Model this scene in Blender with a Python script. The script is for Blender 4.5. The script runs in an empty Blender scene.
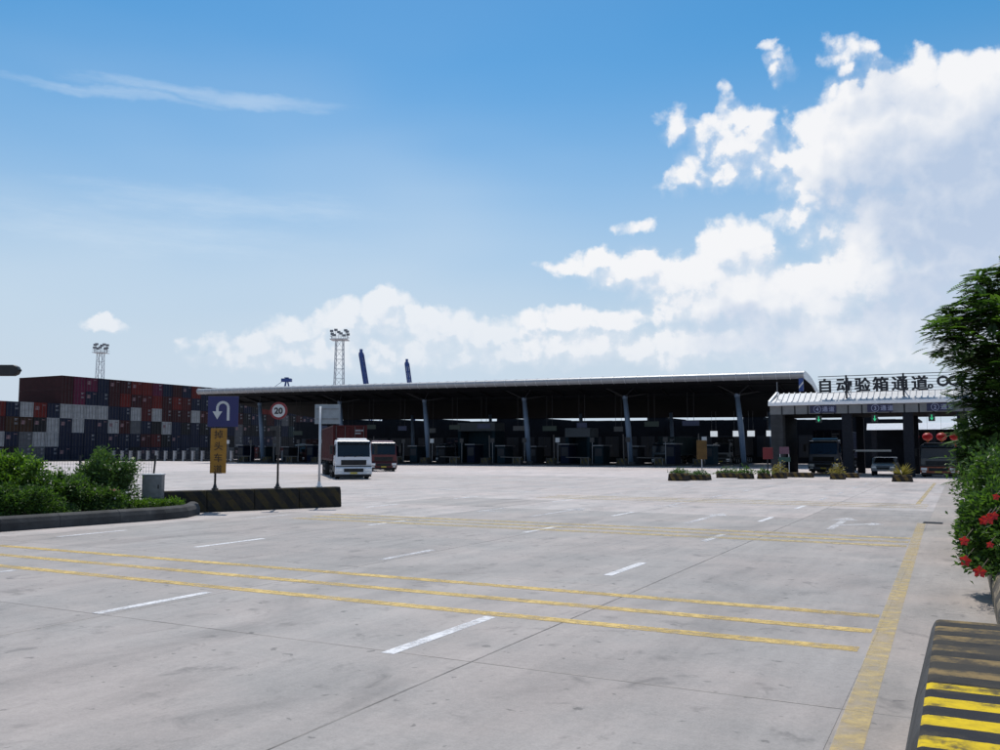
import bpy, bmesh, math, random
from mathutils import Vector, Matrix, Euler
R = math.radians
random.seed(7)
scn = bpy.context.scene
col = scn.collection
F = 880.0; HZ = 450.0; CH = 2.0          # focal length in photo pixels, horizon row, camera height
PITCH = math.atan((HZ - 375.0) / F)

# ------------------------------------------------------------------ camera
cd = bpy.data.cameras.new('camera'); cam = bpy.data.objects.new('camera', cd); col.objects.link(cam)
cd.sensor_width = 36.0; cd.lens = 36.0 * F / 1000.0; cd.clip_start = 0.1; cd.clip_end = 9000
cam.location = (0, 0, CH); cam.rotation_euler = (math.pi / 2 + PITCH, 0, 0)
scn.camera = cam
scn.view_settings.view_transform = 'Standard'; scn.view_settings.look = 'None'
scn.view_settings.exposure = 0.0; scn.view_settings.gamma = 1.0
scn.render.engine = 'CYCLES'
scn.cycles.use_denoising = True
scn.cycles.max_bounces = 4; scn.cycles.diffuse_bounces = 2; scn.cycles.glossy_bounces = 2; scn.cycles.transparent_max_bounces = 12

def ray(px, py):
    a, b = (px - 500.0) / F, (375.0 - py) / F
    return Vector((a, math.cos(PITCH) - b * math.sin(PITCH), math.sin(PITCH) + b * math.cos(PITCH)))
def gp(px, py, z=0.0):                   # photo pixel -> point on the level z
    r = ray(px, py); t = (z - CH) / r.z
    return Vector((r.x * t, r.y * t, z))
def pd(px, py, Y):                       # photo pixel -> point at distance Y
    r = ray(px, py); t = Y / r.y
    return Vector((r.x * t, Y, CH + r.z * t))

# ------------------------------------------------------------------ sky, clouds, sun
SUN_EL, SUN_AZ = R(64), R(-7)            # azimuth from +Y towards +X
wd = bpy.data.worlds.new('World'); scn.world = wd; wd.use_nodes = True
wt = wd.node_tree; wt.nodes.clear()

class NT:
    def __init__(s, tree): s.t = tree
    def n(s, typ, **k):
        nd = s.t.nodes.new(typ)
        for a, v in k.items(): setattr(nd, a, v)
        return nd
    def put(s, sock, v):
        if hasattr(v, 'is_output'): s.t.links.new(v, sock)
        else: sock.default_value = v
    def m(s, op, *a, clamp=False):
        nd = s.n('ShaderNodeMath', operation=op, use_clamp=clamp)
        for i, v in enumerate(a): s.put(nd.inputs[i], v)
        return nd.outputs[0]
    def v(s, op, *a, out=0):
        nd = s.n('ShaderNodeVectorMath', operation=op)
        for i, x in enumerate(a): s.put(nd.inputs[i], x)
        return nd.outputs[out]
    def mix(s, f, a, b, mode='MIX'):
        nd = s.n('ShaderNodeMix', data_type='RGBA', blend_type=mode)
        s.put(nd.inputs[0], f); s.put(nd.inputs[6], a); s.put(nd.inputs[7], b)
        return nd.outputs[2]
    def rng(s, x, a, b, c, d, kind='SMOOTHSTEP'):
        nd = s.n('ShaderNodeMapRange', interpolation_type=kind)
        for i, q in enumerate((x, a, b, c, d)): s.put(nd.inputs[i], q)
        return nd.outputs[0]
    def noise(s, vec, scale, detail=4, rough=.55, dist=0.0, out='Fac', dim='3D'):
        nd = s.n('ShaderNodeTexNoise', noise_dimensions=dim)
        if vec is not None: s.put(nd.inputs['Vector'], vec)
        s.put(nd.inputs['Scale'], scale); s.put(nd.inputs['Detail'], detail)
        s.put(nd.inputs['Roughness'], rough); s.put(nd.inputs['Distortion'], dist)
        return nd.outputs[out]

# clouds as (px, py, rx, ry, weight) in photo pixels, turned into azimuth/elevation below
CUM_R = [(925,140,130,76,1.45),(960,108,90,46,1.3),(885,118,64,38,1.2),(838,162,56,54,1.2),(975,215,140,90,1.5),(818,190,40,28,.8),(1070,160,160,110,1.6),
       (738,140,40,32,.62),(762,158,34,24,.6),(722,168,44,18,.42),(674,126,20,15,.30),(690,178,36,12,.28),(640,222,24,8,.22),
       (735,252,46,36,1.0),(700,282,72,32,.95),(745,300,110,40,1.0),(640,270,62,20,.72),(603,260,30,15,.6),(570,267,32,12,.5),
       (805,300,100,40,1.0),(885,265,52,46,1.0),(915,300,80,52,1.0),(850,340,150,36,.9),(725,340,110,28,.8),(955,350,80,28,.8),
       (555,322,66,18,.62),(615,320,58,13,.55),(590,348,140,20,.6),(490,336,66,20,.62),
       (770,44,9,6,.34),(850,50,26,14,.3),(845,74,9,13,.34),(776,70,10,15,.18),(730,92,9,12,.18),(792,216,30,12,.42),(835,238,30,20,.46)]
CUM_L = [(382,303,28,21,.72),(360,320,56,22,.7),(425,328,60,22,.7),(490,336,66,20,.62),(555,322,66,18,.62),(320,334,70,18,.5),(455,352,170,20,.6),(590,348,140,20,.6),(255,342,70,10,.35),(330,358,140,17,.5),
       (105,326,24,7,.5)]
CIR = [(210,95,130,7,.5),(255,101,75,9,.7),(120,94,110,4,.4),(230,205,130,14,.28),(150,235,150,16,.2)]
SHD = [(965,205,85,75,1.0),(905,190,75,50,.6),(945,315,75,42,.95),(800,352,80,22,.6),(770,325,60,14,.4),(1060,220,130,110,.9),(880,100,34,22,.3)]
def px2ae(px, py):
    r = ray(px, py); return math.atan2(r.x, r.y) * F, math.atan2(r.z, math.hypot(r.x, r.y)) * F

def field_group(name, blobs, smooth):
    g = bpy.data.node_groups.new(name, 'ShaderNodeTree')
    g.interface.new_socket('P', in_out='INPUT', socket_type='NodeSocketVector')
    g.interface.new_socket('F', in_out='OUTPUT', socket_type='NodeSocketFloat')
    T = NT(g); gi = T.n('NodeGroupInput'); go = T.n('NodeGroupOutput')
    acc = None
    for (px, py, rx, ry, w) in blobs:
        a, e = px2ae(px, py)
        q = T.v('MULTIPLY_ADD', gi.outputs[0], (1 / rx, 1 / ry, 0), (-a / rx, -e / ry, 0))
        d = T.v('DOT_PRODUCT', q, q, out=1)
        v = T.m('MULTIPLY_ADD', d, -w, w)
        acc = v if acc is None else (T.m('SMOOTH_MAX', acc, v, smooth) if smooth else T.m('MAXIMUM', acc, v))
    T.put(go.inputs[0], T.m('MAXIMUM', acc, -1.5))
    return g
W = NT(wt)
tc = W.n('ShaderNodeTexCoord')
sep = W.n('ShaderNodeSeparateXYZ'); W.put(sep.inputs[0], tc.outputs['Generated'])
dx, dy, dz = sep.outputs
az = W.m('MULTIPLY', W.m('ARCTAN2', dx, dy), F)
el = W.m('MULTIPLY', W.m('ARCTAN2', dz, W.m('SQRT', W.m('ADD', W.m('MULTIPLY', dx, dx), W.m('MULTIPLY', dy, dy)))), F)
cmb = W.n('ShaderNodeCombineXYZ'); W.put(cmb.inputs[0], az); W.put(cmb.inputs[1], el)
P = cmb.outputs[0]
def density_group(name, fg):             # blobs pushed about by noise, billows on top
    dg = bpy.data.node_groups.new(name, 'ShaderNodeTree')
    dg.interface.new_socket('P', in_out='INPUT', socket_type='NodeSocketVector')
    dg.interface.new_socket('F', in_out='OUTPUT', socket_type='NodeSocketFloat')
    D = NT(dg); gi = D.n('NodeGroupInput'); go = D.n('NodeGroupOutput')
    p0 = gi.outputs[0]
    wn = D.noise(p0, 0.022, 5, .58, out='Color', dim='2D')
    pw = D.v('MULTIPLY_ADD', D.v('SUBTRACT', wn, (.5, .5, .5)), (34, 32, 0), p0)
    gn = D.n('ShaderNodeGroup', node_tree=fg); D.put(gn.inputs[0], pw)
    vo = D.n('ShaderNodeTexVoronoi', feature='SMOOTH_F1', voronoi_dimensions='2D'); D.put(vo.inputs['Vector'], pw); D.put(vo.inputs['Scale'], .042)
    D.put(vo.inputs['Detail'], 1.0); D.put(vo.inputs['Roughness'], .6); D.put(vo.inputs['Smoothness'], .35)
    n2 = D.noise(p0, .03, 7, .62, dim='2D')
    f = D.m('ADD', gn.outputs[0], D.m('MULTIPLY', D.m('SUBTRACT', .50, vo.outputs['Distance']), .46))
    f = D.m('ADD', f, D.m('MULTIPLY', D.m('SUBTRACT', n2, .45), .86))
    D.put(go.inputs[0], f)
    return dg
g_s = field_group('shade_field', SHD, 0.3); g_i = field_group('cirrus_field', CIR, 0.2)
sky = W.n('ShaderNodeTexSky', sky_type='NISHITA', sun_disc=False, sun_elevation=SUN_EL, sun_rotation=SUN_AZ,
          altitude=0, air_density=1.0, dust_density=.6, ozone_density=3.0)
SKY_K = 0.120
hs = W.n('ShaderNodeHueSaturation'); W.put(hs.inputs['Saturation'], 1.42); W.put(hs.inputs['Hue'], .487); W.put(hs.inputs['Value'], SKY_K); W.put(hs.inputs['Color'], sky.outputs[0])
base = W.mix(W.rng(el, 0, 420, 1.0, 0), hs.outputs[0], (.57, .66, .77, 1))
veil = W.m('MULTIPLY', W.rng(W.noise(W.v('MULTIPLY', P, (.3, 1, 1)), .005, 3, .5, dim='2D'), .32, .72, 0, 1), W.rng(el, 60, 480, .55, .0))
clear = W.mix(veil, base, (.60, .72, .84, 1))
hz = W.rng(el, 0, 210, .75, .08)
def bgd(c):
    n_ = W.n('ShaderNodeBackground'); W.put(n_.inputs[0], c); n_.inputs[1].default_value = 1.0; return n_.outputs[0]
def cumulus(dg, right):
    def dens(pv):
        nd = W.n('ShaderNodeGroup', node_tree=dg); W.put(nd.inputs[0], pv); return nd.outputs[0]
    f0 = dens(P); f1 = dens(W.v('ADD', P, (-9, 17, 0))); df = W.m('SUBTRACT', f0, f1)
    lit = W.m('MULTIPLY_ADD', df, W.rng(f0, .2, 1.1, .72, .36), .80)
    c0 = clear
    if right:
        sh = W.n('ShaderNodeGroup', node_tree=g_s)
        W.put(sh.inputs[0], W.v('MULTIPLY_ADD', W.v('SUBTRACT', W.noise(P, .012, 3, .6, out='Color', dim='2D'), (.5, .5, .5)), (120, 100, 0), P))
        lit = W.m('SUBTRACT', lit, W.m('MULTIPLY', W.rng(sh.outputs[0], -.6, .95, 0, 1), .78))
    else:
        ci = W.n('ShaderNodeGroup', node_tree=g_i)
        W.put(ci.inputs[0], W.v('MULTIPLY_ADD', W.v('SUBTRACT', W.noise(W.v('MULTIPLY', P, (.4, 1, 1)), .03, 4, .6, out='Color', dim='2D'), (.5, .5, .5)), (60, 22, 0), P))
        cin = W.noise(W.v('MULTIPLY', P, (.25, 1.6, 1)), .05, 5, .65, dim='2D')
        cia = W.m('MULTIPLY', W.rng(W.m('ADD', ci.outputs[0], W.m('MULTIPLY', W.m('SUBTRACT', cin, .5), .9)), -.25, .9, 0, 1), .32)
        c0 = W.mix(cia, c0, (.80, .88, .95, 1))
    ccol = W.mix(W.rng(lit, 0, .95, 0, 1, 'LINEAR'), (.47, .58, .76, 1), (.94, .94, .955, 1))
    ccol = W.mix(hz, ccol, (.78, .83, .90, 1))
    soft = W.rng(df, -.25, .22, 1.2, .40)
    alpha = W.m('MULTIPLY', W.rng(f0, W.m('MULTIPLY', soft, -.32), soft, 0, 1), W.rng(el, 0, 130, .45, .98))
    return bgd(W.mix(alpha if right else W.m('MULTIPLY', alpha, .8), c0, ccol))
right = cumulus(density_group('cloud_density_right', field_group('cumulus_field_right', CUM_R, .25)), True)
left = cumulus(density_group('cloud_density_left', field_group('cumulus_field_left', CUM_L, .25)), False)
# the rest of the sky: the same fair-weather cumulus, coarser
gfade = W.m('MAXIMUM', W.rng(W.m('ABSOLUTE', az), 700, 900, 0, 1), W.rng(el, 480, 650, 0, 1))
gn_ = W.noise(W.v('MULTIPLY', tc.outputs['Generated'], (1, 1, 2.2)), 3.2, 5, .58)
galpha = W.m('MULTIPLY', W.m('MULTIPLY', W.rng(gn_, .52, .64, 0, .95), gfade), W.rng(el, 0, 130, .45, 1))
rest = bgd(W.mix(galpha, clear, W.mix(W.rng(gn_, .58, .75, 0, 1), (.90, .91, .94, 1), (.55, .64, .78, 1))))
def mixs(fac, a, b):
    n_ = W.n('ShaderNodeMixShader'); W.put(n_.inputs[0], fac); wt.links.new(a, n_.inputs[1]); wt.links.new(b, n_.inputs[2]); return n_.outputs[0]
inner = mixs(W.m('GREATER_THAN', az, 20.0), left, right)
inview = W.m('MULTIPLY', W.m('LESS_THAN', W.m('ABSOLUTE', az), 700.0), W.m('MULTIPLY', W.m('LESS_THAN', el, 480.0), W.m('GREATER_THAN', el, -2.0)))
wo = W.n('ShaderNodeOutputWorld'); wt.links.new(mixs(inview, rest, inner), wo.inputs[0])
wd.cycles.sampling_method = 'MANUAL'; wd.cycles.sample_map_resolution = 512

sl = bpy.data.lights.new('sun', 'SUN'); sl.energy = 4.2; sl.angle = R(.53); sl.color = (1, .95, .88)
so = bpy.data.objects.new('sun', sl); col.objects.link(so)
sd = Vector((math.sin(SUN_AZ) * math.cos(SUN_EL), math.cos(SUN_AZ) * math.cos(SUN_EL), math.sin(SUN_EL)))
so.rotation_euler = sd.to_track_quat('Z', 'Y').to_euler(); so.location = (0, 0, 60)

# ------------------------------------------------------------------ lane frame: u across (to the right), v along the lanes
TH = math.atan2(460.0, F)
CT, ST = math.cos(TH), math.sin(TH)
def L(u, v, z=0.0): return Vector((u * CT + v * ST, -u * ST + v * CT, z))
def uv(p): return p.x * CT - p.y * ST, p.x * ST + p.y * CT
def u_at(px, v):                         # u on the line v that is seen in photo column px
    a = (px - 500) / F
    return v * (a * CT - ST) / (CT + a * ST)

# ------------------------------------------------------------------ materials
MATS = {}
def mat(name, color, rough=.6, metal=0.0, var=.12, scale=6.0, bump=0.0, bscale=40.0, spec=.5, alpha_wear=None, dirt=None, coords='OBJ', emit=None):
    if name in MATS: return MATS[name]
    m = bpy.data.materials.new(name); m.use_nodes = True
    t = NT(m.node_tree); b = m.node_tree.nodes['Principled BSDF']
    tcn = t.n('ShaderNodeTexCoord'); vec = tcn.outputs['Object']
    if coords == 'POS': vec = t.n('ShaderNodeNewGeometry').outputs['Position']
    n = t.noise(vec, scale, 5, .6)
    c = tuple(color[:3]) + (1,)
    lo = tuple(x * (1 - var) for x in color[:3]) + (1,); hi = tuple(min(1, x * (1 + var)) for x in color[:3]) + (1,)
    base = t.mix(t.rng(n, .3, .7, 0, 1), lo, hi)
    if dirt:
        dn = t.noise(vec, dirt[1], 6, .65)
        base = t.mix(t.rng(dn, dirt[2], dirt[2] + .18, 0, dirt[3]), base, tuple(dirt[0]) + (1,))
    t.put(b.inputs['Base Color'], base)
    b.inputs['Roughness'].default_value = rough; b.inputs['Metallic'].default_value = metal
    b.inputs['Specular IOR Level'].default_value = spec
    if bump:
        bn = t.n('ShaderNodeBump'); bn.inputs['Strength'].default_value = bump; bn.inputs['Distance'].default_value = .02
        t.put(bn.inputs['Height'], t.noise(vec, bscale, 4, .6)); t.put(b.inputs['Normal'], bn.outputs[0])
    if emit: b.inputs['Emission Color'].default_value = tuple(emit[0]) + (1,); b.inputs['Emission Strength'].default_value = emit[1]
    if alpha_wear:
        pos = t.n('ShaderNodeNewGeometry').outputs['Position']
        w = t.noise(pos, alpha_wear[0], 7, .68)
        w2 = t.noise(pos, alpha_wear[0] * .12, 3, .5)
        a = t.rng(t.m('ADD', w, t.m('MULTIPLY', t.m('SUBTRACT', w2, .5), .5)), alpha_wear[1], alpha_wear[1] + alpha_wear[3], alpha_wear[2], alpha_wear[4])
        t.put(b.inputs['Alpha'], a)
    MATS[name] = m
    return m

def concrete(name, tint, joint_random=True):
    m = bpy.data.materials.new(name); m.use_nodes = True
    t = NT(m.node_tree); b = m.node_tree.nodes['Principled BSDF']
    pos = t.n('ShaderNodeNewGeometry').outputs['Position']
    vr = t.n('ShaderNodeVectorRotate', rotation_type='Z_AXIS'); t.put(vr.inputs['Vector'], pos); vr.inputs['Angle'].default_value = TH
    p = vr.outputs[0]
    big = t.noise(p, .11, 4, .55); mid = t.noise(p, .7, 6, .62); fine = t.noise(p, 14, 6, .7)
    streak = t.noise(t.v('MULTIPLY', p, (1.6, .16, 1)), 1.0, 6, .62)
    tread = t.noise(t.v('MULTIPLY', p, (7, .5, 1)), 1.0, 4, .6)
    spot = t.noise(t.v('MULTIPLY', p, (1, .75, 1)), 2.3, 5, .62, .6)
    spot2 = t.noise(p, 6.5, 3, .5, .3)
    k = t.m('ADD', 1.0, t.m('MULTIPLY', t.m('SUBTRACT', big, .5), .34))
    k = t.m('ADD', k, t.m('MULTIPLY', t.m('SUBTRACT', mid, .5), .75))
    k = t.m('ADD', k, t.m('MULTIPLY', t.m('SUBTRACT', streak, .5), .6))
    k = t.m('ADD', k, t.m('MULTIPLY', t.m('SUBTRACT', tread, .5), .26))
    k = t.m('ADD', k, t.m('MULTIPLY', t.m('SUBTRACT', fine, .5), .55))
    if joint_random:
        oi = t.n('ShaderNodeObjectInfo')
        k = t.m('ADD', k, t.m('MULTIPLY', t.m('SUBTRACT', oi.outputs['Random'], .5), .12))
    sx = t.n('ShaderNodeSeparateXYZ'); t.put(sx.inputs[0], p)
    trk = t.m('SINE', t.m('MULTIPLY_ADD', sx.outputs[0], 2 * math.pi / 2.25, t.m('MULTIPLY', t.noise(t.v('MULTIPLY', p, (.3, .12, 1)), 1.0, 3, .5), 6.0)))
    trk = t.m('MULTIPLY', t.rng(trk, .2, 1, 0, 1), t.rng(t.noise(t.v('MULTIPLY', p, (.5, .07, 1)), 1.0, 4, .6), .4, .7, 0, 1))
    k = t.m('MULTIPLY', k, t.m('MULTIPLY_ADD', trk, -.16, 1.0))
    grit = t.noise(p, 48, 3, .6); smud = t.noise(t.v('MULTIPLY', p, (1, .5, 1)), .55, 5, .66, .8)
    k = t.m('ADD', k, t.m('MULTIPLY', t.m('SUBTRACT', grit, .5), .5))
    k = t.m('MULTIPLY', k, t.rng(smud, .50, .72, 1, .74))
    k = t.m('MULTIPLY', k, t.rng(spot, .56, .72, 1, .62))
    k = t.m('MULTIPLY', k, t.rng(spot2, .66, .73, 1, .5))
    tin = t.mix(t.rng(t.noise(p, .35, 4, .6), .35, .65, 0, 1), tuple(tint) + (1,), (tint[0] * 1.04, tint[1] * .98, tint[2] * .96, 1))
    t.put(b.inputs['Base Color'], t.v('SCALE', tin, (0, 0, 0), (0, 0, 0)) if False else t.mix(1.0, tin, t.mix(k, (0, 0, 0, 1), (1, 1, 1, 1)), 'MULTIPLY'))
    # k may pass 1: scale instead
    sc = t.n('ShaderNodeVectorMath', operation='SCALE'); t.put(sc.inputs[0], tin); t.put(sc.inputs['Scale'], k)
    t.put(b.inputs['Base Color'], sc.outputs[0])
    b.inputs['Roughness'].default_value = .62; b.inputs['Specular IOR Level'].default_value = .5
    bn = t.n('ShaderNodeBump'); bn.inputs['Strength'].default_value = .35; bn.inputs['Distance'].default_value = .008
    t.put(bn.inputs['Height'], t.noise(p, 30, 6, .7)); t.put(b.inputs['Normal'], bn.outputs[0])
    MATS[name] = m
    return m
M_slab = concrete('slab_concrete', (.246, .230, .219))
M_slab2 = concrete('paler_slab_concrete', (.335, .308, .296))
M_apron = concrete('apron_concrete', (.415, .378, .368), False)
M_shoulder = concrete('shoulder_concrete', (.262, .236, .214))
M_seal = mat('joint_sealant', (.135, .126, .118), .9, var=.55, scale=1.2, coords='POS')
M_white = mat('worn_white_paint', (.66, .66, .68), .6, var=.05, alpha_wear=(16, .32, 0.25, .3, .9), coords='POS')
M_whitef = mat('faded_white_paint', (.55, .55, .57), .7, var=.05, alpha_wear=(14, .36, 0.15, .3, .9), coords='POS')
M_yel = mat('worn_yellow_paint', (.56, .40, .13), .7, var=.15, scale=2, alpha_wear=(9, .36, 0.2, .3, .9), coords='POS', dirt=((.16, .13, .10), 1.3, .56, .75))
M_yelf = mat('faded_yellow_paint', (.48, .38, .19), .75, var=.15, alpha_wear=(6, .36, 0.15, .35, .8), coords='POS')
M_dark = mat('dark_steel', (.018, .019, .022), .5, .3, .2)
M_black = mat('black_rubber', (.02, .02, .021), .85, var=.3)
M_grey = mat('grey_steel', (.19, .195, .21), .5, .4, .15, dirt=((.14, .12, .10), 3, .6, .5))
M_lgrey = mat('light_grey_metal', (.55, .57, .60), .45, .3, .06, dirt=((.3, .29, .28), 2, .6, .4))
M_roofw = mat('white_roof_metal', (.80, .81, .83), .5, .0, .05, dirt=((.5, .49, .47), 1.2, .6, .4))
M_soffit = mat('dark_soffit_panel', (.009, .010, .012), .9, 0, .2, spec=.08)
M_colblue = mat('blue_grey_column_paint', (.11, .16, .235), .5, .1, .1, dirt=((.12, .13, .15), .8, .58, .5))
M_glass = mat('dark_glass', (.010, .014, .02), .12, 0, .1, spec=.4)
M_chrome = mat('headlamp_glass', (.75, .78, .8), .15, .2, .05)
M_tyre = mat('tyre_rubber', (.018, .018, .019), .9, var=.2)
M_rim = mat('rim_steel', (.32, .32, .33), .45, .6, .2)
M_soil = mat('planter_soil', (.045, .034, .024), .95, 0, .5, 5, .8, 20)
M_kerbc = mat('dark_weathered_kerb', (.035, .036, .038), .9, 0, .45, 1.5, .5, 25, dirt=((.13, .125, .115), 3, .6, .5))
M_bark = mat('bark', (.085, .065, .048), .9, 0, .35, 4, .8, 18)
M_letter = mat('black_letter_metal', (.016, .018, .024), .5, .2, .1)

def stripes(name, ca, cb, period, axis=0, skew=0.0, wear=.5, grime=(.06, .052, .045), off=0.0, duty=.5):
    m = bpy.data.materials.new(name); m.use_nodes = True
    t = NT(m.node_tree); b = m.node_tree.nodes['Principled BSDF']
    o = t.n('ShaderNodeTexCoord').outputs['Object']
    s = t.n('ShaderNodeSeparateXYZ'); t.put(s.inputs[0], o)
    x = t.m('ADD', s.outputs[axis], t.m('MULTIPLY', s.outputs[2], skew))
    x = t.m('ADD', x, t.m('MULTIPLY', t.m('SUBTRACT', t.noise(o, 9, 4, .6), .5), period * .08))
    fr = t.m('FRACT', t.m('DIVIDE', t.m('ADD', x, 1000 * period + off), period))
    k = t.m('GREATER_THAN', fr, duty)
    c = t.mix(k, tuple(ca) + (1,), tuple(cb) + (1,))
    w = t.rng(t.noise(o, 4, 7, .7), .62 - wear * .35, .78 - wear * .3, 0, .92)
    c = t.mix(w, c, tuple(grime) + (1,))
    c = t.mix(t.rng(t.noise(o, 18, 4, .6), .35, .75, 0, .25), c, (.02, .02, .02, 1))
    t.put(b.inputs['Base Color'], c); b.inputs['Roughness'].default_value = .85; b.inputs['Specular IOR Level'].default_value = .2
    bn = t.n('ShaderNodeBump'); bn.inputs['Strength'].default_value = .4; bn.inputs['Distance'].default_value = .01
    t.put(bn.inputs['Height'], t.noise(o, 25, 5, .65)); t.put(b.inputs['Normal'], bn.outputs[0])
    MATS[name] = m
    return m

def leafmat(name, c1, c2, trans=.35, rough=.5):
    m = bpy.data.materials.new(name); m.use_nodes = True
    t = NT(m.node_tree); b = m.node_tree.nodes['Principled BSDF']
    o = t.n('ShaderNodeTexCoord').outputs['Object']
    at = t.n('ShaderNodeAttribute'); at.attribute_name = 'tone'
    c = t.mix(at.outputs['Fac'], tuple(c1) + (1,), tuple(c2) + (1,))
    t.put(b.inputs['Base Color'], c); b.inputs['Roughness'].default_value = rough
    tr = t.n('ShaderNodeBsdfTranslucent'); t.put(tr.inputs[0], t.mix(1.0, c, (1.25, 1.35, .55, 1), 'MULTIPLY'))
    mx = t.n('ShaderNodeMixShader'); mx.inputs[0].default_value = trans
    m.node_tree.links.new(b.outputs[0], mx.inputs[1]); m.node_tree.links.new(tr.outputs[0], mx.inputs[2])
    m.node_tree.links.new(mx.outputs[0], m.node_tree.nodes['Material Output'].inputs[0])
    MATS[name] = m
    return m
M_leaf_d = leafmat('deep_green_leaf', (.018, .05, .012), (.095, .18, .036), .46)
M_leaf_b = leafmat('bright_green_leaf', (.04, .10, .014), (.13, .23, .03), .45)
M_leaf_m = leafmat('mid_green_leaf', (.03, .075, .022), (.09, .16, .045))
M_leaf_y = leafmat('variegated_yellow_leaf', (.13, .11, .025), (.36, .29, .07), .25)
M_pet_r = leafmat('red_petal', (.42, .012, .014), (.60, .03, .03), .3)
M_pet_p = leafmat('pink_petal', (.50, .16, .10), (.62, .30, .26), .3)
M_pet_w = leafmat('white_petal', (.55, .52, .50), (.75, .72, .70), .3)

# ------------------------------------------------------------------ mesh helpers
class MB:
    def __init__(s): s.v = []; s.f = []; s.tone = None
    def add(s, vs, fs):
        b = len(s.v); s.v += [tuple(x) for x in vs]; s.f += [tuple(i + b for i in q) for q in fs]; return s
    def box(s, x0, x1, y0, y1, z0, z1, M=None):
        vs = [Vector((x, y, z)) for z in (z0, z1) for y in (y0, y1) for x in (x0, x1)]
        if M is not None: vs = [M @ q for q in vs]
        return s.add(vs, [(0,2,3,1),(4,5,7,6),(0,1,5,4),(2,6,7,3),(0,4,6,2),(1,3,7,5)])
    def bar(s, a, b, w, h=None, up=Vector((0,0,1))):
        a, b = Vector(a), Vector(b); h = h or w; d = (b - a).normalized()
        x = d.cross(up)
        if x.length < 1e-4: x = d.cross(Vector((1,0,0)))
        x.normalize(); y = x.cross(d)
        vs = [p + x * i * w / 2 + y * j * h / 2 for p in (a, b) for (i, j) in ((-1,-1),(1,-1),(1,1),(-1,1))]
        return s.add(vs, [(3,2,1,0),(4,5,6,7),(0,1,5,4),(1,2,6,5),(2,3,7,6),(3,0,4,7)])
    def tube(s, pts, rad, n=10, cap=True):
        pts = [Vector(p) for p in pts]; rad = rad if isinstance(rad, (list, tuple)) else [rad] * len(pts)
        b = len(s.v); px = None
        for i, p in enumerate(pts):
            d = (pts[min(i + 1, len(pts) - 1)] - pts[max(i - 1, 0)]).normalized()
            if px is None:
                px = d.orthogonal().normalized()
            else:
                px = (px - d * px.dot(d)).normalized()
            py = d.cross(px)
            for k in range(n):
                a = 2 * math.pi * k / n
                s.v.append(tuple(p + (px * math.cos(a) + py * math.sin(a)) * rad[i]))
        for i in range(len(pts) - 1):
            for k in range(n):
                k2 = (k + 1) % n
                s.f.append((b + i * n + k, b + i * n + k2, b + (i + 1) * n + k2, b + (i + 1) * n + k))
        if cap:
            s.f.append(tuple(b + k for k in reversed(range(n)))); e = b + (len(pts) - 1) * n
            s.f.append(tuple(e + k for k in range(n)))
        return s
    def prism(s, poly, a, b, axis='x'):   # polygon in the plane across the axis, extruded from a to b
        n = len(poly)
        def mk(p, t): return {'x': (t, p[0], p[1]), 'y': (p[0], t, p[1]), 'z': (p[0], p[1], t)}[axis]
        vs = [mk(p, a) for p in poly] + [mk(p, b) for p in poly]
        fs = [tuple(range(n))[::-1], tuple(range(n, 2 * n))] + [(i, (i + 1) % n, n + (i + 1) % n, n + i) for i in range(n)]
        return s.add(vs, fs)
    def sweep(s, path, prof):             # profile (offset to the left of the path, z) along a ground path
        b = len(s.v); n = len(prof); P_ = [Vector((p[0], p[1], 0)) for p in path]
        for i, p in enumerate(P_):
            d0 = (P_[i] - P_[i - 1]).normalized() if i else (P_[1] - P_[0]).normalized()
            d1 = (P_[i + 1] - P_[i]).normalized() if i < len(P_) - 1 else d0
            d = (d0 + d1).normalized(); lf = Vector((-d.y, d.x, 0)); k = 1 / max(.5, d.dot(d0))
            for (o, z) in prof: s.v.append(tuple(p + lf * o * k + Vector((0, 0, z))))
        for i in range(len(P_) - 1):
            for k in range(n):
                k2 = (k + 1) % n
                s.f.append((b + i * n + k, b + (i + 1) * n + k, b + (i + 1) * n + k2, b + i * n + k2))
        s.f.append(tuple(b + k for k in range(n))); e = b + (len(P_) - 1) * n
        s.f.append(tuple(e + k for k in reversed(range(n))))
        return s
    def mesh(s, name, m, smooth=False):
        me = bpy.data.meshes.new(name); me.from_pydata(s.v, [], s.f)
        if m: me.materials.append(m)
        bm = bmesh.new(); bm.from_mesh(me); bmesh.ops.recalc_face_normals(bm, faces=bm.faces)
        bm.to_mesh(me); bm.free()
        if smooth: me.shade_smooth()
        if s.tone is not None:
            at = me.attributes.new('tone', 'FLOAT', 'FACE'); at.data.foreach_set('value', s.tone[:len(me.polygons)])
        return me
    def build(s, name, m, parent=None, smooth=False, bevel=0.0, seg=2):
        return link(name, s.mesh(name, m, smooth), parent, bevel, seg)
def link(name, me, parent=None, bevel=0.0, seg=2):
    o = bpy.data.objects.new(name, me); col.objects.link(o)
    if parent is not None: o.parent = parent
    if bevel:
        b = o.modifiers.new('bevel', 'BEVEL'); b.width = bevel; b.segments = seg; b.limit_method = 'ANGLE'; b.angle_limit = R(35)
    return o
def tag(o, label, cat, group=None):
    o['label'] = label; o['category'] = cat
    if group: o['group'] = group
    return o
def thing(name, label, cat, loc, rz=0.0, group=None):
    o = bpy.data.objects.new(name, None); col.objects.link(o); o.empty_display_size = .3
    o.location = loc; o.rotation_euler = (0, 0, rz)
    return tag(o, label, cat, group)
def copy_tree(o, parent=None):
    c = o.copy(); col.objects.link(c); c.parent = parent
    for ch in o.children: copy_tree(ch, c)
    return c
def structure(o): o['kind'] = 'structure'; return o
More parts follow.
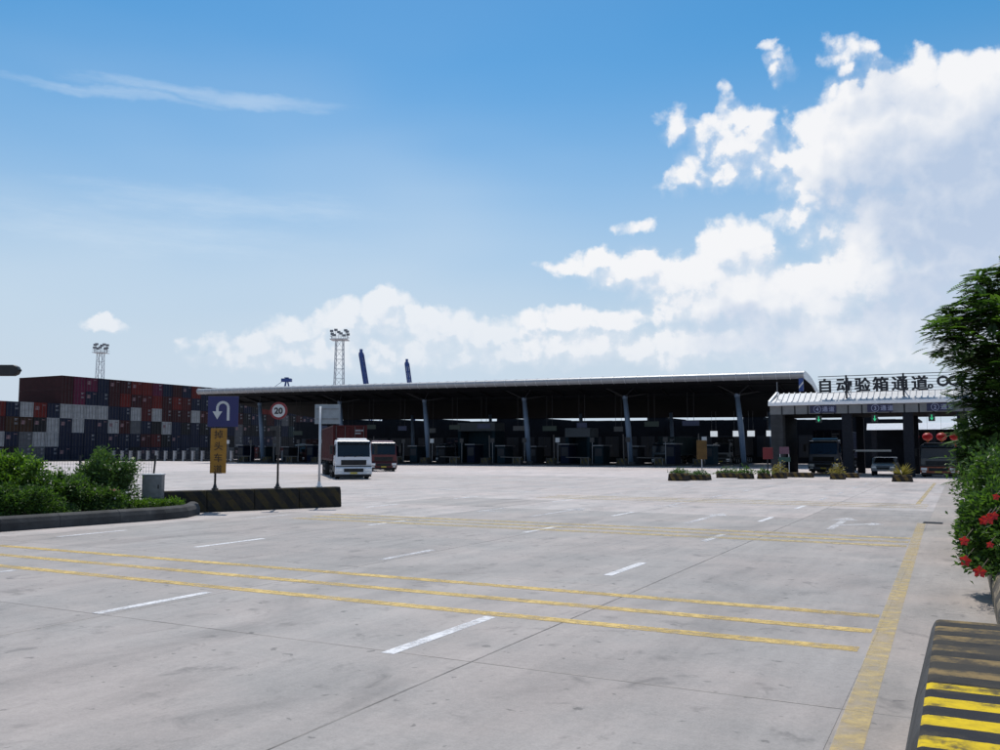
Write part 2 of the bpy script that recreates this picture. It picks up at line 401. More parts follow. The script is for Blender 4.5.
def text_mesh(s, size, depth, m, bold=0.0, name='letter'):
    cu = bpy.data.curves.new('t', 'FONT'); cu.body = s; cu.size = size; cu.extrude = depth / 2; cu.offset = bold
    cu.align_x = 'CENTER'; cu.align_y = 'CENTER'; cu.resolution_u = 3
    ob = bpy.data.objects.new('t', cu); col.objects.link(ob)
    bpy.context.view_layer.update()
    dg_ = bpy.context.evaluated_depsgraph_get()
    me = bpy.data.meshes.new_from_object(ob.evaluated_get(dg_))
    bpy.data.objects.remove(ob); bpy.data.curves.remove(cu)
    # stand the text up: x stays, y -> z, centred
    xs = [v.co.x for v in me.vertices]; ys = [v.co.y for v in me.vertices]
    cx, cy = (min(xs) + max(xs)) / 2, (min(ys) + max(ys)) / 2
    for v in me.vertices: x, y, z = v.co; v.co = (x - cx, -z, y - cy)
    me.materials.clear(); me.materials.append(m); me.name = name
    return me
LR = -TH                                 # rotation of the lane frame
ORD = ['first','second','third','fourth','fifth','sixth','seventh','eighth','ninth','tenth','eleventh','twelfth','thirteenth','fourteenth','fifteenth','sixteenth','seventeenth','eighteenth','nineteenth','twentieth']
def nth(i):
    if i < 20: return ORD[i]
    return ('twenty-' if i < 29 else 'thirty-') + ORD[(i + 1) % 10 - 1] if (i + 1) % 10 else {29: 'thirtieth', 39: 'fortieth'}[i]

# ------------------------------------------------------------------ ground
ap = MB()
ap.add([(-4000,-4000,-.004),(4000,-4000,-.004),(4000,4000,-.004),(-4000,4000,-.004)], [(0,1,2,3)])
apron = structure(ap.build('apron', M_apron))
UJ = [-4.2 - 5.1 * k for k in range(12, -1, -1)] + [-.9, 4.4]
VJ = [-2.55 + 5.0 * k for k in range(14)]
def slab(u0, u1, v0, v1, m):
    g = .008; c = .010; b = MB(); h = (u1 - u0) / 2; d = (v1 - v0) / 2 - g
    cl = .001 if abs(u0 + .9) < .01 else c; cr = .001 if abs(u1 + .9) < .01 else c      # the shoulder joint is closed
    x0, x1 = -h + (.0005 if cl < c else g), h - (.0005 if cr < c else g)
    vs = [(x0,-d,-.0035),(x1,-d,-.0035),(x1,d,-.0035),(x0,d,-.0035),(x0+cl,-d+c,0),(x1-cr,-d+c,0),(x1-cr,d-c,0),(x0+cl,d-c,0)]
    b.add(vs, [(4,5,6,7),(0,1,5,4),(1,2,6,5),(2,3,7,6),(3,0,4,7)])
    return b.mesh('concrete_slab', m)
cache = {}
for i in range(len(UJ) - 1):
    for j in range(len(VJ) - 1):
        u0, u1, v0, v1 = UJ[i], UJ[i+1], VJ[j], VJ[j+1]
        c = L((u0 + u1) / 2, (v0 + v1) / 2)
        if c.y < -3 or abs(c.x) > .62 * c.y + 9: continue
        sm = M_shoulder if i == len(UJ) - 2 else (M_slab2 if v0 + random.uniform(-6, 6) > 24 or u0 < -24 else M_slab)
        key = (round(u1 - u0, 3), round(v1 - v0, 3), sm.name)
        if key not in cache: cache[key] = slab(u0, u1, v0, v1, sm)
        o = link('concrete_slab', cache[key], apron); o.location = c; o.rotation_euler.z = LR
for a in UJ:
    if a == -.9: continue
    b = MB(); b.box(-.008, .008, VJ[0], VJ[-1], -.0038, -.0022); o = b.build('joint_seal', M_seal, apron); o.location = L(a, 0); o.rotation_euler.z = LR
for a in VJ:
    b = MB(); b.box(UJ[0], UJ[-1], -.008, .008, -.0038, -.0024); o = b.build('joint_seal', M_seal, apron); o.location = L(0, a); o.rotation_euler.z = LR

def mark(name, u0, u1, v0, v1, m, z=.003, skew=0.0):
    n = max(1, int(max(u1 - u0, v1 - v0) / 1.0)); b = MB(); b.box(u0, u1, v0, v1, z - .0012, z)
    o = b.build(name, m, apron); o.rotation_euler.z = LR; return o
LANES = [-5.1, -9.5, -14.1, -18.6, -23.2]
for li, u in enumerate(LANES):
    for k in range(10):
        v0 = 7.45 + 6 * k
        if 19.5 < v0 < 23 and li == 9: continue
        fade = (k + li) % 3 == 2 or k > 4
        mark('lane_dash', u - .075, u + .075, v0 + random.uniform(-.1, .1), v0 + 2 + random.uniform(-.2, .1), M_whitef if fade else M_white)
for v in (9.7, 10.72, 11.72): mark('yellow_bar', -32, -.74 - (.22 if v > 9.8 else .26), v - .115, v + .115, M_yel, .0035)
for v in (20.4, 21.3, 22.2): mark('yellow_bar', -17.5, -1.1, v - .2, v + .2, M_yelf, .0035)
for v in (34.0, 35.0, 36.0): mark('yellow_bar', -16, -1.15, v - .14, v + .14, M_yelf, .0035)
b = MB(); b.add([(-.80, 2, .0035), (-.60, 2, .0035), (-.95, 27, .0035), (-1.16, 27, .0035)], [(0, 1, 2, 3)])
o = b.build('edge_line', mat('edge_yellow_paint', (.53, .40, .16), .75, var=.15, alpha_wear=(5, .36, .18, .4, .72), coords='POS'), apron); o.rotation_euler.z = LR
mark('edge_line', -1.6, -1.44, 36.5, 60, M_yelf, .0035)
for (px0, py0, px1, py1) in ((470,513,515,510),(555,512,600,507),(640,508,690,504),(700,506,740,501),(575,528,590,526)):
    a, c_ = uv(gp(px0, py0)), uv(gp(px1, py1)); mark('lane_dash', min(a[0], c_[0]), max(a[0], c_[0]) if abs(a[0] - c_[0]) > .15 else min(a[0], c_[0]) + .15, (a[1] + c_[1]) / 2 - .09, (a[1] + c_[1]) / 2 + .09, M_whitef)
def arrow(u, v, m, kind):
    b = MB(); z = .003
    def poly(pts): b.add([(x + u, y + v, z) for (x, y) in pts], [tuple(range(len(pts)))])
    poly([(-.09, -2.2), (.09, -2.2), (.09, 1.0), (-.09, 1.0)])
    poly([(-.38, 1.0), (.38, 1.0), (0, 2.2)])
    if kind:
        poly([(.09, -1.0), (.75, -.2), (.75, .1), (.09, -.6)]); poly([(.75, -.6), (1.15, 0.0), (.75, .55)])
    o = b.build('lane_arrow', m, apron); o.rotation_euler.z = LR; return o
for px, py, k in ((840, 523, 1), (706, 518, 0), (560, 512, 0)):
    u, v = uv(gp(px, py)); arrow(u, v, M_whitef, k)
# drain grate in the shoulder
g = gp(933, 523); gr = MB()
for k in range(-6, 7): gr.box(-.55, .55, k * .055 - .012, k * .055 + .012, .001, .008)
gr.box(-.58, -.54, -.38, .38, .001, .009); gr.box(.54, .58, -.38, .38, .001, .009)
o = gr.build('drain_grate', M_dark, apron); o.scale = (.42, .9, 1); o.location = g; o.rotation_euler.z = LR

# ------------------------------------------------------------------ vegetation helpers
def leafquad(b, p, d, up, ln, wd_, tones, fold=.25):
    d = d.normalized(); s = d.cross(up)
    if s.length < 1e-3: s = d.orthogonal()
    s.normalize(); n = s.cross(d)
    tip = p + d * ln; m1 = p + d * ln * .45 + s * wd_ / 2 + n * fold * wd_; m2 = p + d * ln * .45 - s * wd_ / 2 + n * fold * wd_
    b.add([p, m1, tip, m2], [(0, 1, 2), (0, 2, 3)])
    t = random.random(); tones += [t, t]
def rdir(rng, zbias=0.0):
    while True:
        v = Vector((rng.uniform(-1,1), rng.uniform(-1,1), rng.uniform(-1,1)))
        if .05 < v.length < 1: break
    v.normalize(); v.z += zbias; return v.normalized()
def bush(label, loc, rx, ry, h, n, lsize, m, seed, flowers=None, group=None, name='flowering_shrub', cat='shrub'):
    rng = random.Random(seed); root = thing(name, label, cat, loc, 0, group)
    st = MB(); fo = MB(); tones = []; ends = []
    ns = 14
    for k in range(ns):
        a = rng.uniform(0, 6.28); rr = math.sqrt(rng.random())
        top = Vector((math.cos(a) * rx * rr, math.sin(a) * ry * rr, h * (.45 + .5 * rng.random() * (1 - .5 * rr * rr) + .1)))
        p0 = Vector((math.cos(a) * rx * .18 * rr, math.sin(a) * ry * .18 * rr, -.03)); mid = (p0 + top) / 2 + Vector((rng.uniform(-.06,.06), rng.uniform(-.06,.06), .05))
        st.tube([p0, mid, top], [.018, .012, .005], 5); ends.append((p0, mid, top))
    for k in range(n):
        p0, mid, top = ends[rng.randrange(ns)]
        t = rng.random() ** .6
        base = mid.lerp(top, t) if rng.random() < .75 else p0.lerp(mid, t)
        off = rdir(rng) * abs(rng.gauss(0, .17)) * (rx + ry) * .55
        p = base + off; p.z = max(p.z, .04)
        d = rdir(rng, .15) + off.normalized() * .7
        leafquad(fo, p, d, rdir(rng, .9), lsize * rng.uniform(.6, 1.3), lsize * .5 * rng.uniform(.7, 1.2), tones)
    for k in range(n // 2):                # leaves of the outer shell
        d0 = rdir(rng); d0.z = abs(d0.z)
        lump = 1 + .16 * math.sin(5 * d0.x + seed) * math.cos(4 * d0.y + 2 * seed) + .12 * math.sin(9 * d0.z + 7 * d0.x + seed)
        rr = lump * (.62 + .38 * rng.random() ** .5)
        p = Vector((d0.x * rx * rr, d0.y * ry * rr, .05 + d0.z * h * .92 * rr))
        leafquad(fo, p, d0 + rdir(rng) * .9, rdir(rng, .9), lsize * rng.uniform(.6, 1.3), lsize * .5 * rng.uniform(.7, 1.2), tones)
    st.build('stem', M_bark, root)
    fo.tone = tones; fo.build('foliage', m, root)['kind'] = 'stuff'
    if flowers:
        for (fm, cnt, fs) in flowers:
            for k in range(cnt):
                p0, mid, top = ends[rng.randrange(ns)]
                p = top + rdir(rng, .2) * .12 * (rx + ry)
                flower(root, p, fs * rng.uniform(.8, 1.2), fm, rng)
    return root
def flower(root, p, s, m, rng, face=None):
    b = MB(); tones = []; ax = (face or Vector((rng.uniform(-.6,.6), -1, rng.uniform(-.2,.7)))).normalized(); e1 = ax.orthogonal().normalized(); e2 = ax.cross(e1)
    for k in range(5):
        a = k * 1.2566 + rng.uniform(-.15, .15); d = e1 * math.cos(a) + e2 * math.sin(a)
        sd_ = ax.cross(d)
        q = [Vector((0,0,0)), d * s * .55 + sd_ * s * .38 + ax * s * .2, d * s + ax * s * .12, d * s * .55 - sd_ * s * .38 + ax * s * .2]
        b.add([p + x for x in q], [(0,1,2),(0,2,3)]); t = rng.random(); tones += [t, t]
    b.tone = tones
    return b.build('flower', m, root)

# ------------------------------------------------------------------ right verge: striped barrier, kerb, soil, shrubs, tree
def jersey(length, w_top, w_bot, h, m, root, name='barrier_block'):
    prof = [(-w_bot/2, 0), (w_bot/2, 0), (w_bot/2, h*.28), (w_top/2, h*.92), (w_top/2 - .03, h), (-w_top/2 + .03, h), (-w_top/2, h*.92), (-w_bot/2, h*.28)]
    b = MB(); b.prism(prof, -length/2, length/2, 'y'); return b.build(name, m, root, bevel=.015)
M_bar_new = stripes('fresh_yellow_black_stripes', (.016, .017, .021), (.56, .40, .008), .34, 1, 0, .42, (.045, .04, .03), off=.27)
M_bar_old = stripes('dirty_yellow_black_stripes', (.022, .021, .02), (.20, .14, .06), .34, 1, 0, .66, (.04, .036, .03), off=.27)
u0 = -.13
rb = thing('striped_barrier', 'broad concrete barrier painted in yellow and black stripes at bottom right', 'barrier', L(u0 + .44, 4.0), LR)
def bar_seg(y0, y1, m, nm):
    prof = [(-.70, 0), (.70, 0), (.69, .16), (.56, .68), (.53, .745), (.5, .75), (-.5, .75), (-.53, .745), (-.56, .68), (-.69, .16)]
    b = MB(); b.prism(prof, y0, y1, 'y'); o = b.build(nm, m, rb, bevel=.02, seg=2); o.data.materials.append(M_kerbc)
    for f in o.data.polygons:
        if abs(f.normal.z) < .6: f.material_index = 1
    return o
bar_seg(-2.2, 1.42, M_bar_new, 'painted_block')
o = bar_seg(1.424, 3.42, M_bar_old, 'weathered_block'); o['label'] = 'weathered far end with worn and dirty stripes'
# striped rounded kerb
def kerb_profile(w, h): return [(-w/2, 0), (-w/2, h*.55), (-w*.38, h*.86), (-w*.15, h), (w*.15, h), (w*.38, h*.86), (w/2, h*.55), (w/2, 0)]
M_kerb_s = stripes('worn_striped_kerb_paint', (.05, .047, .043), (.26, .215, .15), .9, 1, .5, .6, (.12, .105, .085))
rk = thing('planter_kerb', 'rounded kerb with worn stripes along the right-hand planting bed', 'kerb', L(0, 0), LR)
for k in range(14):
    v0 = 7.7 + k * 3.0
    b = MB(); b.sweep([(.53, v0), (.53, v0 + 1.0), (.53, v0 + 2.0), (.53, v0 + 2.97)], kerb_profile(.5, .46)); b.build('kerb_stone', M_kerb_s, rk, bevel=.02)
b = MB(); b.box(.781, 9, 7.7, 49, -.003, .34); o = b.build('soil_bed', M_soil); o.rotation_euler.z = LR; structure(o)
bed = .34
hb = bush('hibiscus shrub with red flowers spilling over the right-hand kerb', L(.92, 13.9, bed), 1.05, 1.1, 1.2, 10000, .085, M_leaf_d, 3, None, None, 'hibiscus_shrub')
rng = random.Random(5)
for (px, py, Y, s) in ((988,519,11.25,.085),(983,521,11.3,.06),(994,516,11.2,.06),(964,541,11.7,.07),(965,561,11.5,.08),(979.5,572,11.2,.085),(996,497,11.5,.05),(990,545,11.2,.05)):
    p = pd(px, py, Y); flower(hb, p - hb.location, s, M_pet_r, rng, Vector((-.35, -1, .25)))
    tones = []; tw = MB(); tw.tube([p - hb.location + Vector((0, .02, 0)), p - hb.location + Vector((.22, .18, .14))], [.004, .007], 4); tw.build('stem', M_bark, hb)
b = MB(); tones = []
for k in range(5200):
    d0 = rdir(rng); rr = .55 + .45 * rng.random() ** .5
    c0 = pd(1003, 533, 12.1)
    p = c0 + Vector((d0.x * .50 * rr, d0.y * .7 * rr, d0.z * .62 * rr * (1 + .15 * math.sin(6 * d0.x))))
    leafquad(b, p - hb.location, d0 + rdir(rng) * .8, rdir(rng, .8), .085 * rng.uniform(.7, 1.3), .05, tones)
for (px, py, Y) in ((988,519,11.95),(964,541,11.95),(965,561,11.65),(979.5,572,11.35),(972,512,12.2),(970,530,12.2),(972,550,12)):
    for k in range(26):
        p = pd(px, py, Y) + Vector((.08, .06, .03)) + Vector((rng.gauss(0,.09), rng.gauss(0,.08), rng.gauss(0,.08)))
        leafquad(b, p - hb.location, rdir(rng) + Vector((-.4, -.2, -.1)), rdir(rng, .8), .075 * rng.uniform(.7, 1.3), .045, tones)
b.tone = tones; b.build('foliage', M_leaf_d, hb)['kind'] = 'stuff'
bush('dense green shrub under the spreading tree on the right', L(1.02, 19.5, bed), 1.0, 1.5, 1.75, 9000, .10, M_leaf_d, 8, None, None, 'green_shrub')
bush('low green shrub at the far end of the right-hand bed', L(1.15, 25.0, bed), 1.1, 2.0, 1.9, 9000, .11, M_leaf_d, 9, None, None, 'green_shrub')

def frond(b, tones, p, d, ln, rng):
    d = d.normalized(); s = d.cross(Vector((0,0,1)))
    if s.length < 1e-3: s = Vector((1,0,0))
    s.normalize(); nrm = s.cross(d); n = 8; t0 = rng.random()
    for k in range(n):
        t = (k + .6) / n; c = p + d * ln * t + Vector((0, 0, -ln * .28 * t * t))
        w = ln * .40 * (1 - abs(t - .45) * 1.0); th = ln / n * 1.35
        for sg in (-1, 1):
            o_ = (s * sg + d * .35 - Vector((0, 0, .18))).normalized() * w
            q = d * th * .5
            b.add([c - q * .6, c + o_ * .55 - q, c + o_, c + o_ * .55 + q], [(0,1,2),(0,2,3)])
            tt = min(1, max(0, t0 + rng.uniform(-.25, .25))); tones += [tt, tt]
tb = gp(1022, 523); tu, tv = uv(tb)
TY = 24.0
tbase = Vector((pd(1024, 450, TY).x, TY, bed))
tree = thing('flame_tree', 'spreading green tree with feathery drooping fronds at the right edge', 'tree', tbase)
tk = MB(); crown = MB(); tones = []; rng = random.Random(21)
tk.tube([(0,0,-.05), (.05,.02,1.2), (-.05,.05,2.5), (.02,.0,3.9), (.25,.1,5.2)], [.17,.14,.12,.09,.05], 10)
tips = [(930,319,23.2),(946,303,24.5),(940,312,23.8),(968,290,24),(976,272,25),(995,262,24),(941,340,23),(955,352,24.2),(966,370,23),(958,330,23.5),(962,310,24.8),(978,300,23.4),(985,285,25),
        (968,395,23.5),(974,415,22.8),(966,436,23.6),(975,455,23),(980,478,23.4),(984,340,22.8),(988,380,22.6),(990,420,22.6),(992,455,22.7),(990,495,23),(992,310,23),(975,350,25),(982,405,25),(985,440,25.4),
        (963,385,23.2),(961,425,23.4),(964,450,23.3),(969,470,23.2),(973,490,23.1),(980,365,22.6),(976,440,22.6),(985,470,22.5),(985,495,22.6),(998,480,22.6),(998,440,22.4),(998,400,22.4),(998,360,22.4),(998,330,22.6),(1020,250,24.5),(1050,265,25),(1080,290,24),(1100,320,23.5),(1060,330,22.5),(1090,360,25),(1040,380,22.5),(1075,420,23.5),(1020,440,22.8),(1045,290,26),(1010,350,26),(1070,310,26.5)]
for (px, py, Y) in tips:
    tip = pd(px + 4, py + 3, Y) - tbase
    z0 = max(1.3, min(5.0, tip.z - .9 - .25 * Vector((tip.x, tip.y)).length)); st_ = Vector((0, 0, z0))
    mid = st_.lerp(tip, .5) + Vector((rng.uniform(-.1,.1), rng.uniform(-.1,.1), .18))
    tk.tube([st_, mid, tip], [.04, .022, .006], 6, False)
    out = (tip - st_); out.z *= .3; out.normalize()
    for k in range(90):
        t = .30 + .65 * rng.random() ** .55
        c = (st_.lerp(mid, t / .5) if t < .5 else mid.lerp(tip, (t - .5) / .5))
        sp = .16 + .32 * (1 - t)
        c = c + Vector((rng.gauss(0, sp), rng.gauss(0, sp), rng.gauss(0, .09)))
        d = out * .8 + rdir(rng) * .9; d.z = d.z * .3 + .02
        frond(crown, tones, c, d, rng.uniform(.32, .56), rng)
tk.build('trunk', M_bark, tree, True)
crown.tone = tones
crown.build('crown', M_leaf_d, tree)['kind'] = 'stuff'

# ------------------------------------------------------------------ left verge: planting bed, barrier, signs
path = [gp(-130, 545), gp(-60, 537.5), gp(0, 532), gp(60, 527.6), gp(120, 523.2), gp(165, 520), gp(188, 517.6), gp(200, 514.5), gp(199, 511.5)]
path = [(p.x, p.y) for p in path]
lk = thing('planter_kerb', 'dark rounded kerb round the left-hand planting bed', 'kerb', (0, 0, 0))
for i in range(0, len(path) - 1):
    seg = path[i:i+2]
    b = MB(); b.sweep(seg, [(o_ + .22, z) for (o_, z) in kerb_profile(.44, .36)]); b.build('kerb_stone', M_kerbc, lk, bevel=.015)
inner = [(p[0] - .36, p[1] + .1) for p in path]
poly = inner + [(-11.8, 30.5), (-22, 30.5)]
b = MB(); n = len(poly)
b.add([(x, y, -.003) for x, y in poly] + [(x, y, .24) for x, y in poly], [tuple(range(n, 2*n))] + [(i, (i+1) % n, n + (i+1) % n, n + i) for i in range(n)])
structure(b.build('planting_bed', M_soil))
def left(px, py, Y, z): p = pd(px, py, Y); return Vector((p.x, Y, z))
bush('bright green bush at the left edge of the planting bed', left(2, 450, 24.6, .24), 1.15, .9, 1.7, 12000, .12, M_leaf_b, 31, None, None, 'green_bush', 'bush')
bush('tall leafy shrub with small white flowers in the left planting bed', left(104, 450, 26.3, .24), .9, .8, 1.8, 12000, .10, M_leaf_m, 32, [(M_pet_w, 16, .045)])
bush('low dark shrub with pink flowers between the two taller left bushes', left(60, 470, 24.9, .24), .95, .6, 1.15, 7000, .10, M_leaf_d, 33, [(M_pet_p, 12, .055)])
bush('dark low shrub in front of the bright green bush', left(22, 480, 23.7, .24), 1.2, .5, .8, 6000, .09, M_leaf_d, 34, [(M_pet_p, 4, .05)])
bush('low shrub with pink flowers in front of the tall leafy shrub', left(88, 480, 25.2, .24), 1.1, .45, .68, 6000, .085, M_leaf_d, 35, [(M_pet_p, 8, .05), (M_pet_w, 8, .045)])
for i, (px, Y, w) in enumerate(((132, 26.1, .5), (152, 26.5, .45), (172, 26.9, .4), (60, 24.2, .5), (105, 25.0, .5))):
    bush(['low yellow-green ground plant below the wire fence', 'low yellow-green ground plant in front of the grey cabinet', 'low yellow-green ground plant at the tip of the left bed', 'low ground plant under the pink flowers by the left kerb', 'low ground plant under the tall leafy shrub by the kerb'][i],
         left(px, 490, Y, .24), w, .3, .28, 800, .07, M_leaf_b if i < 3 else M_leaf_m, 40 + i, None, None, 'ground_plant', 'plant')
# wire fence behind the bushes
fx0, fx1, fy = pd(40, 450, 28.2).x, pd(160, 450, 28.6).x, 28.4
wf = thing('wire_fence', 'low wire mesh fence behind the left-hand bushes', 'fence', (0, 0, 0))
ztop = 2 - 9 / F * fy
for k in range(4):
    x = fx0 + (fx1 - fx0 - .08) * k / 3
    b = MB(); b.bar((x - (.12 if k == 3 else 0), fy, .235 if x < -11.7 else .01), (x + (.03 if k == 3 else 0), fy, ztop + .12 * (k % 2)), .045); b.build('post', M_dark, wf)
b = MB(); b.bar((fx0, fy, ztop - .05), (fx1 - .05, fy, ztop - .05), .04); b.build('rail', M_dark, wf)
b = MB(); b.bar((fx0, fy, .36), (fx1 - .22, fy, .36), .03); b.build('rail', M_dark, wf)
b = MB(); x = fx0
while x < fx1 - .15: b.bar((x, fy, .36), (x, fy, ztop - .05), .006); x += .09
z = .45
while z < ztop - .08: b.bar((fx0, fy, z), (fx1 - .15, fy, z), .006); z += .11
o = b.build('wire_mesh', M_grey, wf); o['kind'] = 'stuff'
# grey cabinet
cb = thing('cable_cabinet', 'small grey steel cabinet standing at the end of the left bed', 'cabinet', left(154.5, 450, 27.3, .24), .15)
b = MB(); b.box(-.29, .29, -.2, .2, .27, .99); b.build('cabinet_body', M_grey, cb, bevel=.012)
b = MB(); b.box(-.31, .31, -.225, .22, .993, 1.03); b.build('lid', M_lgrey, cb, bevel=.008)
b = MB(); b.box(-.26, .26, -.212, -.203, .31, .95); dr = b.build('door', M_grey, cb, bevel=.004)
b = MB(); b.box(.18, .215, -.235, -.213, .58, .70); b.build('handle', M_dark, dr)
b = MB(); b.box(-.27, .27, -.18, .18, -.01, .268); b.build('plinth', M_dark, cb)
# traffic light at the far left
tl = thing('traffic_light', 'dark horizontal traffic light head poking in at the left edge', 'traffic light', left(-35, 450, 24.0, .24))
hx = pd(20, 370.5, 24.0); hz_ = hx.z - .24; hxl = hx.x - tl.location.x
b = MB(); b.tube([(0, 0, -.05), (0, 0, hz_ + .3)], [.09, .07], 12); b.build('pole', M_dark, tl, True)
b = MB(); b.bar((0, 0, hz_), (hxl - 1.0, 0, hz_), .08); b.build('arm', M_dark, tl)
prof = [(hxl - 1.15 , -.15), (hxl - .15, -.15), (hxl - .045, -.105), (hxl, 0), (hxl - .045, .105), (hxl - .15, .15), (hxl - 1.15, .15)]
b = MB(); b.prism([(x, z + hz_) for x, z in prof], -.09, .09, 'y'); b.build('housing', M_dark, tl, bevel=.02)
for k, cx in enumerate((hxl - .98, hxl - .6, hxl - .22)):
    b = MB()
    pts = [Vector((cx + .115 * math.cos(a), 0, hz_ + .115 * math.sin(a))) for a in [math.pi * q / 8 for q in range(9)]]
    for i in range(8):
        p, q = pts[i], pts[i+1]; b.add([p + Vector((0,.091,0)), q + Vector((0,.091,0)), q + Vector((0,.28,0)), p + Vector((0,.28,0))], [(0,1,2,3)])
    b.build('visor', M_dark, tl)
b = MB(); b.bar((hxl - .005, 0, hz_), (hxl + .035, 0, hz_), .05); b.build('end_cap', M_dark, tl)

# low striped barrier with three sign posts
M_bar_l = stripes('faded_diagonal_stripes', (.018, .017, .016), (.052, .04, .018), .55, 0, .8, .55, (.03, .026, .022))
pa, pb = Vector((-10.75, 27.75, 0)), Vector((-5.62, 31.45, 0))
bd = (pb - pa); blen = bd.length; bang = math.atan2(bd.y, bd.x)
lb = thing('striped_barrier', 'low dark barrier with faded diagonal stripes beside the left planting bed', 'barrier', pa, bang)
for k in range(4):
    x0, x1 = blen * k / 4, blen * (k + 1) / 4 - .012
    prof = [(-.06, 0), (.56, 0), (.52, .55), (.46, .70), (.06, .70), (0, .55)]
    b = MB(); b.prism(prof, x0, x1, 'x'); b.build('barrier_block', M_bar_l, lb, bevel=.03)
def on_barrier(px):
    a = (px - 500) / F; s_ = (a * pa.y - pa.x) / (bd.x - a * bd.y); p = pa + bd * s_ + Vector((-bd.y, bd.x, 0)).normalized() * .26
    p.z = .70; return p
M_signblue = mat('sign_blue', (.004, .007, .095), .4, 0, .06)
M_signyel = mat('sign_amber', (.32, .15, .010), .55, 0, .15, 5, dirt=((.25, .12, .02), 6, .55, .5))
M_signwhite = mat('sign_white', (.55, .55, .55), .5, 0, .04)
M_signred = mat('sign_red', (.20, .012, .018), .45, 0, .06)
M_signblk = mat('sign_black', (.02, .02, .022), .5, 0, .05)
M_sgrey = mat('sign_back_grey', (.24, .27, .30), .5, .3, .08)
def post(root, h, r=.035, m=M_dark, base=0.0):
    b = MB(); b.tube([(0, 0, base), (0, 0, h)], r, 10); b.build('post', m, root, True)
    b = MB(); b.tube([(0, 0, base), (0, 0, base + .05), (0, 0, base + .06), (0, 0, base + .2)], [.11, .11, .075, r], 10); b.build('post_foot', m, root)
p = on_barrier(219.5); s1 = thing('u_turn_sign', 'square blue U-turn sign above a tall amber panel on a post', 'road sign', p)
z = lambda py: 2 + (HZ - py) / F * p.y - p.z
post(s1, z(398))
px_x = lambda px: (px - 500) / F * p.y - p.x
b = MB(); b.box(px_x(208.5), px_x(239), -.07, -.045, z(427), z(396.5)); sb = b.build('sign_board', M_signblue, s1, bevel=.008)
# the arrow: up the right, over, down the left
b = MB(); pts = []; cx, cz = px_x(223.5), z(411)
for k in range(13):
    a = math.pi * k / 12; pts.append((cx + .18 * math.cos(a), cz + .1 + .18 * math.sin(a)))
pts = [(cx + .18, cz - .32)] + pts + [(cx - .18, cz - .04)]
for i in range(len(pts) - 1): b.bar((pts[i][0], -.074, pts[i][1]), (pts[i+1][0], -.074, pts[i+1][1]), .004, .085, up=Vector((0,-1,0)).cross(Vector((pts[i+1][0]-pts[i][0],0,pts[i+1][1]-pts[i][1]))).normalized())
b.add([(cx - .34, -.075, cz - .02), (cx - .02, -.075, cz - .02), (cx - .18, -.075, cz - .28), (cx - .34, -.071, cz - .02), (cx - .02, -.071, cz - .02), (cx - .18, -.071, cz - .28)], [(0,1,2),(5,4,3),(0,3,4,1),(1,4,5,2),(2,5,3,0)])
b.build('arrow', M_signwhite, sb)
b = MB(); b.box(px_x(212), px_x(228), -.07, -.045, z(473), z(428.5)); yb = b.build('amber_panel', M_signyel, s1, bevel=.006)
for k, ch in enumerate('掉头车道'):
    o = link('character', text_mesh(ch, .3, .004, mat('sign_brown_text', (.045, .022, .006), .6), .004, 'character'), yb); o.location = (px_x(220), -.074, z(434) - .38 * k - .02)
p = on_barrier(282); s2 = thing('speed_limit_sign', 'round 20 speed limit sign with red rim on a dark post', 'road sign', p)
z = lambda py: 2 + (HZ - py) / F * p.y - p.z
post(s2, z(404))
def disc(r, y0, y1, zc, n=40):
    b = MB(); b.prism([(r * math.cos(6.28318 * k / n), zc + r * math.sin(6.28318 * k / n)) for k in range(n)], y0, y1, 'y'); return b
disc(.30, -.068, -.045, z(411)).build('rim', M_signred, s2)
fc = disc(.225, -.075, -.069, z(411)).build('face', M_signwhite, s2)
o = link('numeral', text_mesh('20', .29, .004, M_signblk, .012, 'numeral'), fc); o.location = (0, -.0795, z(411))
b = MB(); b.box(-.06, .06, -.11, -.045, z(455), z(426)); b.build('control_box', M_signblk, s2, bevel=.01)
p = on_barrier(323.5); s3 = thing('sign_seen_from_behind', 'grey rectangular sign seen from behind on a pale post', 'road sign', p)
z = lambda py: 2 + (HZ - py) / F * p.y - p.z
px_x = lambda px: (px - 500) / F * p.y - p.x
post(s3, z(406.5), .042, M_lgrey)
b = MB(); b.box(px_x(314.5), px_x(340), .05, .07, z(424), z(404.5)); bb = b.build('sign_board', M_sgrey, s3, bevel=.005)
for py in (409, 419):
    b = MB(); b.box(px_x(316), px_x(338.5), .035, .049, z(py) - .025, z(py) + .025); b.build('bracket', M_grey, bb)

